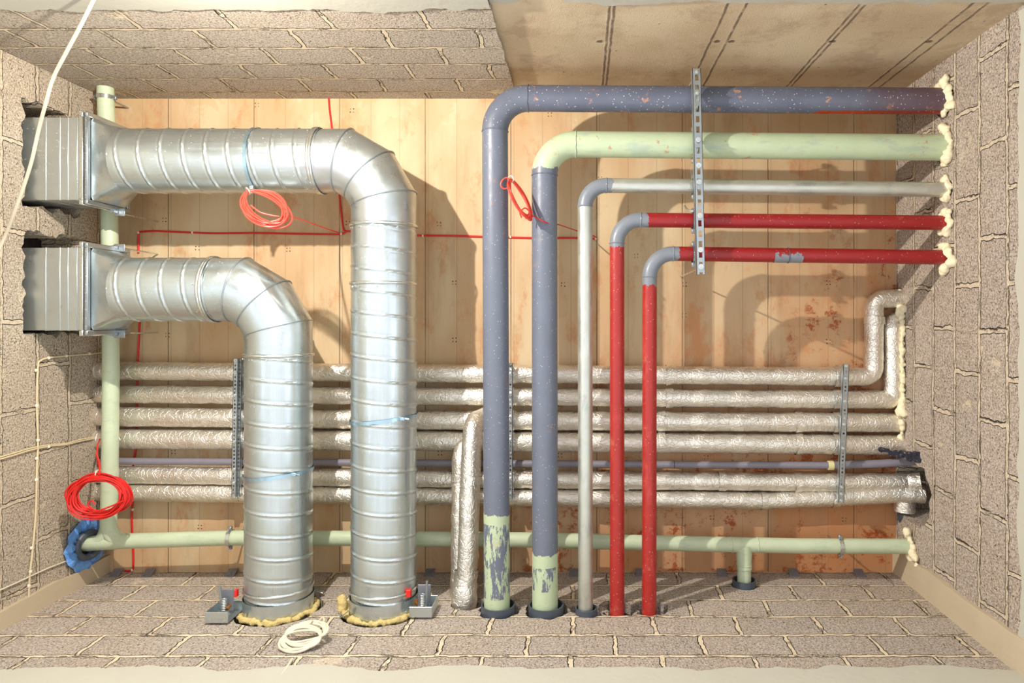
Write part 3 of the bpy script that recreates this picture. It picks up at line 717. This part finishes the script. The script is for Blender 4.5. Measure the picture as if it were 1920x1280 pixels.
foil_pipe('bottommost foil wrapped pipe, with a cut loose jacket near its right end', [L0(922), fp(800, 930), fp(1200, 935), fp(1430, 938), fp(1560, 933), P(1690, 925, 3.90), P(1733, 927, 3.87)], .0490, [band(1432, 938), band(1565, 933), band(447, 924), band(958, 931)])
# foil pipes that leave the bundle and drop through the bottom wall
foil_pipe('foil wrapped drop pipe close beside the dark grey pipe', [fp(925, 786, 3.93), P(912, 780, 3.85), P(893, 789, 3.75), P(887, 803, 3.70), P(884, 840, 3.67), P(880, 950, 3.63), P(876, 1080, 3.60), W(xz(872, 3.58), YB+.08, 3.58)], .0525, [(P(884, 900, 3.65), (0, 1, -.1)), (P(876, 1075, 3.6), (0, 1, -.1))], 'foil wrapped drop pipes')
foil_pipe('foil wrapped drop pipe, left of the one beside the dark grey pipe', [fp(905, 826, 3.93), P(885, 830, 3.86), P(868, 840, 3.80), P(863, 860, 3.78), P(862, 950, 3.74), P(861, 1075, 3.70), W(xz(858, 3.66), YB+.08, 3.64)], .0450, [(P(862, 895, 3.76), (0, 1, -.1))], 'foil wrapped drop pipes')
# crumpled foil cuff at the foot
bm = bmesh.new(); tube(bm, densify([P(874, 1068, 3.62), P(872, 1100, 3.60), W(xz(871, 3.59), YB-.05, 3.59), W(xz(870, 3.59), YB+.03, 3.59)], .008), .066, 40, False)
for v in bm.verts:
    t = (v.co.y-(1068-VY)*3.62/F)/.2; k = .86+.16*min(1, max(0, t*1.6)); cx, cz = xz(872, 3.6), 3.6+H0
    v.co.x = cx+(v.co.x-cx)*k; v.co.z = cz+(v.co.z-cz)*k
wrinkle(bm, .007, 17); tag(obj('foil_cuff', bm, M['foil']), 'crumpled foil cuff around the foot of the foil drop pipes', 'foil cuff')
# torn dark insulation hanging over the broken opening in the right wall
random.seed(8); balls = []
for i in range(16):
    t = i/15; balls.append((P(1652+92*t, 843+20*t+random.uniform(-2, 3), 3.86-.16*t), random.uniform(.018, .030)*(.5+.8*t)))
for i in range(9): balls.append((P(1742+random.uniform(-6, 4), 868+i*5, 3.70+random.uniform(-.01, .02)), random.uniform(.012, .02)))
tag(rough_blob('torn_insulation', balls, M['tornfoil'], None, .004, .8), 'torn dark insulation over the broken opening in the right wall', 'insulation')
# thin conduit
root = thing('conduit', 'thin grey plastic conduit between the fourth and fifth foil pipes', 'conduit', L0(864))
bm = bmesh.new(); tube(bm, [L0(864), fp(1000, 869), fp(1555, 872)], .0195, 24); obj('tube', bm, M['conduit'], root)
bm = bmesh.new(); tube(bm, [fp(1560, 872), fp(1650, 869, 3.92), P(1744, 862, 3.86)], .0225, 24); obj('tube', bm, M['conduit'], root)
bm = bmesh.new(); tube(bm, [fp(1552, 872), fp(1562, 872)], .026, 24); obj('coupling', bm, M['coupling'], root)
bm = bmesh.new(); ringtorus(bm, fp(1264, 870.5), (1, 0, 0), .0205, .002, 24, 6); obj('joint_ring', bm, M['duckrub'], root)
# stub under the bottom foil pipe near the right wall
root = thing('pipe_stub', 'short stub pipe with foil collar under the bottom foil pipe at the right wall', 'pipe', P(1692, 960, 3.9))
bm = bmesh.new(); tube(bm, densify([P(1697, 938, 3.92), P(1696, 958, 3.92)], .006), .058, 24); wrinkle(bm, .004, 20); obj('foil_jacket', bm, M['foil'], root)
bm = bmesh.new(); tube(bm, [P(1696, 955, 3.93), P(1700, 985, 3.97)], .04, 24); obj('stub', bm, M['duckrub'], root)

# ---------------------------------------------------------------- green drain pipes
mgr = paint('sage_green', col(190, 202, 170), rust=.15, dust=.25, under=(col(166, 180, 156), 'x'))
GZ = 3.81
root = thing('drain_pipe', 'long pale green pipe low along the ceiling with a tee near its right end', 'pipe', P(160, 1018, GZ))
lp = P(0, 1021, GZ); lp.x = XL-.1; rp = P(0, 1024, GZ); rp.x = XR+.08
path = [lp, P(235, 1014, GZ), P(440, 1008, GZ), P(700, 1009, GZ), P(1000, 1012, GZ), P(1300, 1019, GZ), P(1500, 1023, GZ), rp]
bm = bmesh.new(); tube(bm, path, .0405, 40); obj('horizontal_run', bm, mgr, root)
bm = bmesh.new(); j = P(1395, 1021, GZ)
tube(bm, [j, j+Vector((0, .09, -.004)), j+Vector((0, .13, -.01))], [.048, .0405, .0405], 36)
for sx in (-1, 1):
    _, _, ar = arc_path(j+Vector((sx*.12, 0, 0)), j, j+Vector((0, .13, -.01)), .05, 8); tube(bm, ar, .0385, 32)
obj('tee', bm, mgr, root)
bm = bmesh.new(); f = W(xz(1395, 3.80), YB+.1, 3.80); tube(bm, [j+Vector((0, .1, -.006)), f], .0375, 36); obj('branch', bm, mgr, root)
weld(root, j+Vector((0, .105, -.008)), (0, 1, 0), .0395, .003, mgr)
for x in (1372, 1420): weld(root, P(x, 1021, GZ), (1, 0, 0), .041, .0025, mgr)
root = thing('drain_pipe', 'upright pale green pipe running along the left wall behind the ducts', 'pipe', P(205, 985, GZ))
tp = P(197, 0, GZ); tp.y = YT-.04
pv = [tp, P(203, 330, GZ), P(207, 500, GZ), P(208, 700, GZ), P(206, 880, GZ), P(204, 960, GZ)]
bm = bmesh.new(); tube(bm, pv, .0415, 40); obj('upright_run', bm, mgr, root)
_, _, ar = arc_path(P(204, 940, GZ), P(203, 1016, GZ), P(300, 1012, GZ), .09, 10)
bm = bmesh.new(); tube(bm, [P(204, 955, GZ)]+ar, .041, 36); tube(bm, spline([P(204, 960, GZ), P(202, 990, GZ), P(190, 1012, GZ), P(165, 1020, GZ)], 5), .038, 36); obj('branch_fitting', bm, mgr, root)
def pipe_clamp(c, ax, R, label, rod=True, grp='pipe clamps on the green pipes', side=(0, 1, 0)):
    root = thing('pipe_clamp', label, 'pipe clamp', c, grp); ax = Vector(ax).normalized(); side = Vector(side)
    bm = bmesh.new(); tube(bm, [c-ax*.011, c+ax*.011], R+.003, 36, False); obj('band', bm, M['ring'], root)
    for s in (-1, 1):
        bm = bmesh.new(); p = c+side*s*(R+.010); bbox(bm, p-Vector((.009, .012, .008)), p+Vector((.009, .012, .008)), .002, 1); hexhead(bm, p-Vector((0, 0, .008)), (0, 0, -1), .006, .014); obj('ear', bm, M['steel'], root)
    if rod:
        bm = bmesh.new(); q = c+Vector((0, 0, ZC+H0-c.z)); tube(bm, [c+Vector((0, 0, R)), q], .005, 8); obj('rod', bm, M['steel'], root)
    return root
pipe_clamp(P(432, 1008, GZ), (1, 0, 0), .041, 'zinc clamp on the low green pipe just left of the lower duct')
pipe_clamp(P(1575, 1024, GZ), (1, 0, 0), .041, 'zinc clamp with a loose screw on the low green pipe near the right wall')
pipe_clamp(P(198, 183, GZ), (0, 1, 0), .042, 'zinc clamp near the top of the upright green pipe', side=(1, 0, 0))
# blue film and rubber around the left end
random.seed(5)
bm = bmesh.new(); seg = 40
c0 = W(XL+.006, yz(1020, GZ), GZ)
ringsv = []
for (rr, dx) in ((.055, .004), (.08, .012), (.115, .018), (.145, .008), (.13, -.004)):
    ringsv.append([bm.verts.new(c0+Vector((dx+random.uniform(-.008, .012), math.sin(2*PI*j/seg)*rr*(1+.18*noise.noise(Vector((j*.5, 1, rr)))), math.cos(2*PI*j/seg)*rr*(1+.15*noise.noise(Vector((j*.4, 5, rr))))*(1.05)))) for j in range(seg)])
for k in range(4):
    for j_ in range(seg): bm.faces.new((ringsv[k][j_], ringsv[k][(j_+1) % seg], ringsv[k+1][(j_+1) % seg], ringsv[k+1][j_]))
tag(obj('plastic_film', bm, M['blue']), 'crumpled blue plastic film around the left end of the green pipe', 'plastic film')
bm = bmesh.new(); ringtorus(bm, c0+Vector((.034, .0, -.012)), (1, 0, -.3), .066, .018, 40, 10); tag(obj('rubber_sleeve', bm, M['black']), 'black rubber sleeve around the left end of the green pipe', 'pipe sleeve')

# ---------------------------------------------------------------- slotted channels
def channel(a, b, w, dpt, pitch, slot, slotw, bm, towards=Vector((0, 0, -1))):
    """U channel whose pierced web faces 'towards'; a -> b is the length"""
    a, b = Vector(a), Vector(b); ax = (b-a).normalized(); L = (b-a).length; side = ax.cross(towards).normalized(); t = .0022
    R = Matrix((side, ax, -towards)).transposed()
    def bxl(s0, s1, l0, l1, d0, d1):
        r = bmesh.ops.create_cube(bm, size=1.0)['verts']
        for v in r: v.co = a+R @ Vector(((s0+s1)/2+v.co.x*(s1-s0), (l0+l1)/2+v.co.y*(l1-l0), (d0+d1)/2+v.co.z*(d1-d0)))
    bxl(-w/2, -w/2+t, 0, L, 0, dpt); bxl(w/2-t, w/2, 0, L, 0, dpt)
    bxl(-w/2, -slotw/2, 0, L, 0, t); bxl(slotw/2, w/2, 0, L, 0, t)
    n = int(L/pitch); off = (L-n*pitch)/2
    y = 0
    for i in range(n+1):
        c = off+i*pitch; bxl(-slotw/2, slotw/2, max(0, c-(pitch-slot)/2), min(L, c+(pitch-slot)/2), 0, t)
root = thing('strut_channel', 'long slotted steel channel carrying the five bent pipes', 'support channel', P(1313, 515, 3.34))
bm = bmesh.new(); channel(P(1306, 128, 3.33), P(1314.5, 514, 3.33), .041, .041, .05, .030, .016, bm); obj('channel', bm, M['steel'], root, False)
def bolt(p, r=.009, root=root, up=.012):
    bm = bmesh.new(); tube(bm, [p, p-Vector((0, 0, .003))], r*1.6, 20); hexhead(bm, p, (0, 0, -1), r, .011); tube(bm, [p, p-Vector((0, 0, .02))], r*.5, 10); obj('bolt', bm, M['ring'], root)
for (y) in (134, 173, 262, 310, 341, 404, 468, 500): bolt(P(1306+8.5*(y-128)/386, y, 3.33)+Vector((0, 0, -.001)), .008)
for (x, y) in ((1313, 503), (1306, 133)):
    bm = bmesh.new(); p = P(x, y, 3.33); tube(bm, [p, Vector((p.x, p.y, ZC+H0))], .0045, 8); obj('hanger_rod', bm, M['ring'], root)
bm = bmesh.new(); tube(bm, spline([P(1300, 395, 3.35), P(1292, 395, 3.36), P(1286, 390, 3.40), P(1284, 386, 3.42)], 4), .005, 8); tube(bm, [P(1296, 318, 3.36), P(1297, 330, 3.4), P(1303, 335, 3.42)], .005, 8); obj('hook', bm, M['ring'], root)
for i, (y, Z, R, nm) in enumerate(((187, 3.47, .0645, 'dark grey pipe'), (272, 3.47, .0645, 'pale green pipe'), (350, 3.445, .0365, 'bare zinc pipe'), (414, 3.445, .0362, 'upper red pipe'), (477, 3.445, .0362, 'lower red pipe'))):
    c = P(1302, y, Z); t = thing('pipe_clamp', 'clamp with black rubber lining holding the %s on the slotted channel' % nm, 'pipe clamp', c, 'clamps on the long channel')
    bm = bmesh.new(); tube(bm, [c-Vector((.012, 0, 0)), c+Vector((.012, 0, 0))], R+.005, 40, False); obj('rubber_lining', bm, M['black'], t)
    bm = bmesh.new(); tube(bm, [c-Vector((.009, 0, 0)), c+Vector((.009, 0, 0))], R+.0075, 40, False); obj('band', bm, M['ring'], t)
    for s in (-1, 1):
        bm = bmesh.new(); p = c+Vector((-.004, s*(R+.014), 0)); bbox(bm, p-Vector((.01, .012, .009)), p+Vector((.01, .012, .009)), .002, 1); hexhead(bm, p-Vector((0, 0, .009)), (0, 0, -1), .006, .012); obj('ear', bm, M['steel'], t)
    bm = bmesh.new(); p = W(c.x+.004, c.y, 3.37); tube(bm, [p, W(c.x, c.y, Z-R)], .009, 12); obj('stem', bm, M['ring'], t)
def foil_rail(label, xa, ya, xb, yb, Z, w, ys, double=0):
    root = thing('pierced_rail', label, 'support rail', P(xb, yb, Z), 'pierced rails under the foil pipes')
    bm = bmesh.new(); channel(P(xa, ya, Z), P(xb, yb, Z), w, .024, .0215, .011, .010, bm); obj('rail', bm, M['steel'], root, False)
    if double:
        bm = bmesh.new(); channel(P(xa+double, ya, Z+.02), P(xb+double, yb, Z+.02), .02, .02, .0215, .011, .010, bm); obj('rail', bm, M['steel'], root, False)
    for y in ys:
        t = (y-ya)/(yb-ya); bolt(P(xa+(xb-xa)*t, y, Z), .006, root)
    for y in (ya+5, yb-5):
        t = (y-ya)/(yb-ya); p = P(xa+(xb-xa)*t, y, Z)
        bm = bmesh.new(); tube(bm, [p, Vector((p.x, p.y, ZC+H0))], .004, 8); obj('hanger_rod', bm, M['ring'], root)
foil_rail('pierced steel rail under the foil pipes near the right wall', 1587, 683, 1577, 942, 3.84, .033, (686, 709, 752, 795, 840, 913, 926, 938))
foil_rail('doubled pierced steel rail under the foil pipes left of the lower duct', 442, 672, 438, 931, 3.84, .026, (676, 698, 741, 783, 828, 880, 905), 8)
foil_rail('pierced steel rail half hidden behind the dark grey pipe', 957, 680, 957, 936, 3.84, .024, (684, 742, 790, 850, 925))

# ---------------------------------------------------------------- cables
def cable(label, pts, r, mat, n=6, name='cable', cat='cable', clips=(), group=None, seg=8):
    root = thing(name, label, cat, pts[0], group)
    bm = bmesh.new()
    for q in (pts if isinstance(pts[0], list) else [pts]): tube(bm, spline(q, n), r, seg)
    obj('wire', bm, mat, root)
    for (c, d) in clips:
        bm = bmesh.new(); s = .007; bbox(bm, c-Vector((s*.7, s, s))*1.0, c+Vector((s*.7, s, s)), .002, 1); obj('clip', bm, M['clip'], root)
    return root
R_ = M['redcab']
off = .007
cc = lambda *a: [onC(x, y, off) for (x, y) in a]
cl = lambda *a: [(onC(x, y, off), 0) for (x, y) in a]
cable('red cable clipped across the ceiling behind the ducts and grey pipes', cc((259.5, 474), (259.5, 455), (260, 437), (263, 434.5), (290, 433), (330, 434.5), (400, 437), (480, 436.5), (560, 438), (625, 439), (642, 438), (650, 433.5), (662, 434), (700, 437), (783, 441), (850, 442), (905, 443.5), (1000, 446), (1080, 446), (1117, 448)), .0056, R_, clips=cl((260, 436), (361, 436), (640, 438), (793, 442), (957, 444), (1117, 447)))
cable('red cable coming down from the block wall to the ceiling junction', cc((616, 182), (619, 215), (630, 300), (637, 372), (643, 425), (648, 433)), .005, R_)
cable('red cable running down beside the green upright pipe', cc((262, 600), (260, 640), (258, 676), (257, 720), (256, 800), (254, 845), (250, 868), (249, 905), (249, 935), (247, 965), (248, 1000), (250, 1040), (249, 1066), (243, 1070), (234, 1070)), .0055, R_, clips=cl((249, 955), (248, 1068)))
cable('loose red tail from the hanging coil to the ceiling cable', [P(540, 403, 3.08), P(543, 405, 3.12), P(575, 415, 3.45), P(610, 428, 3.75), onC(638, 437, .01)], .0036, M['coralcab'])
cable('loose red tail from the narrow coil to the end of the ceiling cable', [P(995, 408, 3.39), P(1000, 405, 3.385), P(1024, 417, 3.39), P(1045, 420, 3.6), P(1080, 432, 3.85), P(1110, 441, 3.96), P(1119, 446, 3.99)], .0032, R_)
def coil(label, c, u, v, nrm, n, jit, thick, r, mat, seed, group=None, pinch=None, name='cable_coil', tails=()):
    random.seed(seed); root = thing(name, label, 'cable coil', c, group)
    bm = bmesh.new()
    for k in range(n):
        ku = random.uniform(1-jit, 1+jit*.4); kv = random.uniform(1-jit*1.4, 1+jit*.4); off = nrm*random.uniform(-thick, thick)
        sh = u*random.uniform(-jit, jit)*.45+v*random.uniform(-jit, jit)*.45; ph = random.uniform(0, 6.28); tl = random.uniform(-.06, .06)
        pts = []
        for i in range(49):
            a = 2*PI*i/48; w = 1+.03*math.sin(2*a+ph)+.02*math.sin(3*a+ph*2)
            if pinch is not None:
                d = math.cos(a-pinch); q = max(0, d)**3; sc = 1-q
            else: sc = 1
            a2 = a+tl
            pts.append(c+(u*math.cos(a2)*ku+v*math.sin(a2)*kv)*w+(sh+off)*sc+nrm*.004*math.sin(a*3+ph))
            if pinch is not None:
                anchor = c+u*math.cos(pinch)+v*math.sin(pinch); pts[-1] = pts[-1].lerp(anchor, .75*max(0, math.cos(a-pinch))**4)
        tube(bm, pts, r, 8, False)
    obj('loops', bm, mat, root)
    if pinch is not None:
        bm = bmesh.new(); p = c+u*math.cos(pinch)+v*math.sin(pinch); ringtorus(bm, p, u*math.sin(pinch)*-1+v*math.cos(pinch), .016, .003, 20, 6); obj('tie', bm, M['white'], root)
    for t in tails:
        bm = bmesh.new(); tube(bm, spline(t, 6), r, 8); obj('tail', bm, mat, root)
    return root
def uv(Z, ux, uy, vx, vy, dz=0.0, dz2=0.0): return Vector((ux*Z/F, uy*Z/F, dz)), Vector((vx*Z/F, vy*Z/F, dz2))
u, v = uv(3.08, -44, -28, 13, -25, .03, .05)
coil('coral red cable coil hanging under the upper duct', P(496, 388, 3.08), u, v, Vector((0, 0, 1)), 12, .22, .012, .0036, M['coralcab'], 4, pinch=.25, tails=([P(470, 385, 3.07), P(488, 398, 3.06), P(510, 404, 3.07), P(524, 406, 3.08)],))
u, v = uv(3.38, -18, -36, 11, -5, 0, .08)
coil('narrow twisted red cable coil hanging beside the dark grey pipe', P(974, 372, 3.36), u, v, Vector((0, 0, 1)), 9, .22, .012, .0036, M['coralcab'], 9, pinch=.1, tails=([P(960, 340, 3.36), P(950, 333, 3.36), P(942, 338, 3.36), P(939, 347, 3.36), P(946, 354, 3.36), P(958, 348, 3.36)], [P(978, 408, 3.35), P(975, 398, 3.34), P(985, 390, 3.34), P(994, 400, 3.34), P(985, 410, 3.34)]))
u, v = uv(3.58, 47, 2, -3, 39, .02, 0)
coil('large bright red cable coil hanging at the left wall over the green pipe', P(187, 929, 3.58), u, v, Vector((0, 0, 1)), 26, .17, .03, .0042, R_, 14, pinch=None, tails=([onL(189, 820, .01), P(183, 835, 3.72), P(182, 860, 3.66), P(186, 878, 3.60), P(184, 892, 3.58)], [P(186, 890, 3.55), P(187, 870, 3.58), P(180, 850, 3.65)], [P(150, 965, 3.57), P(175, 960, 3.55), P(205, 950, 3.55), P(232, 938, 3.56)], [P(178, 945, 3.54), P(172, 938, 3.54), P(165, 946, 3.54), P(176, 955, 3.55)]))
bm = bmesh.new(); ringtorus(bm, P(185, 890, 3.58), (1, 0, 0), .026, .003, 20, 6); tag(obj('cable_tie', bm, M['white']), 'white tie around the top of the large red coil', 'cable tie')
# white coil lying on the ledge of the bottom wall
cb = onB(566, 1199, .03); u, v = Vector((.092, 0, .01)), Vector((-.01, 0, .062))
u = Vector((.088, -.008, .01)); v = Vector((.010, .027, -.05))
random.seed(3)
coil('white flat cable coil hanging on the bottom block wall', cb+Vector((0, -.012, 0)), u, v, Vector((-.2, .35, -.9)).normalized(), 9, .10, .030, .0055, M['white'], 22, tails=([onB(548, 1235, .01), onB(536, 1254, .008), onB(520, 1275, .006)], [cb+Vector((.02, -.06, .05)), onB(596, 1165, .05), onB(604, 1158, .04), onB(608, 1163, .04), onB(600, 1175, .04)]))
# free white cable in front of the left wall
cable('white cable hanging freely in front of the top left corner', [onT(195, -42, .0), P(174, 2, 2.66), P(150, 50, 2.72), P(122, 102, 2.79), P(99, 148, 2.85), P(84, 200, 2.90), P(72, 245, 2.96), P(57, 310, 3.02), P(30, 390, 3.10), P(4, 455, 3.18), onL(-30, 520, 0)], .0072, M['white'])
# thin cables on the left wall
Lw = lambda *a, o=.008: [onL(x, y, o) for (x, y) in a]
Lc = lambda *a: [(onL(x, y, .008), 0) for (x, y) in a]
cable('beige cable clipped down the left wall with a bend near its top', Lw((193, 661), (167, 663.5), (124, 667), (90, 671), (76, 676), (71, 688), (69, 760), (71, 825), (69, 880), (67, 960), (61, 1030), (56, 1075), (54, 1110), (53, 1168)), .0048, M['beige'], clips=Lc((167, 663), (124, 667), (91, 671), (68, 694), (69, 760), (71, 825), (69, 859), (68, 899), (59, 1027), (57, 1071), (54, 1098)))
root = cable('pair of beige cables crossing the middle of the left wall', Lw((-12, 864), (20, 855), (60, 843), (95, 836), (125, 833), (150, 827), (191, 819)), .0042, M['beige'], clips=Lc((91, 837),))
bm = bmesh.new(); tube(bm, spline(Lw((-12, 860), (20, 851), (60, 839.5), (95, 833.5), (125, 831), (150, 824), (191, 817)), 6), .0038, 8); obj('wire', bm, M['beige'], root)
cable('thin beige cable rising to the blue film on the left wall', Lw((-15, 1112), (0, 1106), (40, 1088), (90, 1065), (147, 1043)), .0042, M['white'])

# ---------------------------------------------------------------- tie plates in the joint above the bottom wall
for (x, y, a, lab) in ((221, 1074, -.5, 'pale bent metal plate at the bottom left corner of the ceiling'), (281, 1079, -.5, 'dark wall tie plate second from the left corner'), (436, 1073, -.5, 'dark wall tie plate just left of the lower duct foot'), (807, 1071, -.2, 'dark wall tie plate right of the upper duct foot'), (1076, 1073, .1, 'dark wall tie plate left of the zinc pipe'), (1200, 1074, .1, 'dark wall tie plate between the two red pipes'), (1353, 1077, .25, 'dark wall tie plate left of the green branch'), (1487, 1080, .4, 'dark wall tie plate right of the green branch'), (1609, 1083, .5, 'dark wall tie plate nearest the bottom right corner')):
    Xp = (x-VX)*3.97/F; rot = Matrix.Rotation(.35, 3, 'X') @ Matrix.Rotation(a*.25, 3, 'Y')
    bm = bmesh.new(); c = W(Xp, YB-.012, 3.955); bbox(bm, c-Vector((.026, .0015, .036)), c+Vector((.026, .0015, .036)), .001, 1, rot)
    for k in (-.02, 0, .02): tube(bm, [c+rot @ Vector((k*.6, -.002, k)), c+rot @ Vector((k*.6, -.004, k))], .004, 8)
    tag(obj('tie_plate', bm, M['plate'], None, False), lab, 'metal plate', 'wall tie plates along the ceiling joint')
# labels stuck on the foot of the upper duct
def sticker(x, y, w, h, label, rows):
    ang = math.asin(max(-.99, min(.99, (xz(x, 3.41)-XA)/DR))); root = None
    bm = bmesh.new(); n = 8; R = DR+.0052; yy = (y-VY)*3.41/F; da = w/R/2
    vs = []
    for i in range(n+1):
        t = ang-da+2*da*i/n; q = [bm.verts.new(W(XA+math.sin(t)*R, yy+s*h/2, DZ-math.cos(t)*R)) for s in (-1, 1)]; vs.append(q)
    for i in range(n): bm.faces.new((vs[i][0], vs[i+1][0], vs[i+1][1], vs[i][1]))
    root = tag(obj('sticker', bm, M['paper']), label, 'sticker', 'paper stickers on the duct foot')
    bm = bmesh.new()
    for k in range(rows):
        R2 = R+.0006; y0 = yy-h/2+h*(k+.6)/(rows+.4)
        for (a0, a1) in ((-.8, -.2), (-.1, .3), (.4, .8)):
            t0, t1 = ang+da*a0, ang+da*a1
            q = [W(XA+math.sin(t)*R2, y0+s*.0015, DZ-math.cos(t)*R2) for (t, s) in ((t0, -1), (t1, -1), (t1, 1), (t0, 1))]
            bm.faces.new([bm.verts.new(p) for p in q])
    obj('print', bm, M['duckrub'], root)
sticker(721, 1146, .026, .016, 'small upper paper sticker on the foot of the right duct', 1)
sticker(722, 1154, .042, .024, 'wider lower paper sticker on the foot of the right duct', 2)

# ---------------------------------------------------------------- light, world, camera
w = bpy.data.worlds.new('world'); bpy.context.scene.world = w; w.use_nodes = True
bg = w.node_tree.nodes['Background']; bg.inputs[0].default_value = (.78, .86, 1.0, 1); bg.inputs[1].default_value = 3.3
ld = bpy.data.lights.new('work_lamp', 'POINT'); ld.energy = 104; ld.color = (1, .93, .85); ld.shadow_soft_size = .014
ld.use_nodes = True; nt = ld.node_tree; em = nt.nodes['Emission']; fo = nt.nodes.new('ShaderNodeLightFalloff'); fo.inputs['Strength'].default_value = 1.0
nt.links.new(fo.outputs['Linear'], em.inputs['Strength'])
lo = bpy.data.objects.new('work_lamp', ld); C.objects.link(lo); lo.location = W(-1.33, -1.10, 2.3)
cam = bpy.data.cameras.new('camera'); co = bpy.data.objects.new('camera', cam); C.objects.link(co)
co.location = (0, 0, H0); co.rotation_euler = (PI, 0, 0)
cam.sensor_width = 36; cam.lens = F/1920*36; cam.shift_x = -(VX-960)/1920; cam.shift_y = -(640-VY)/1920; cam.clip_start = .05
sc = bpy.context.scene; sc.camera = co
sc.view_settings.view_transform = 'Standard'; sc.view_settings.look = 'None'; sc.view_settings.gamma = 1; sc.view_settings.exposure = 0
sc.view_settings.use_curve_mapping = False
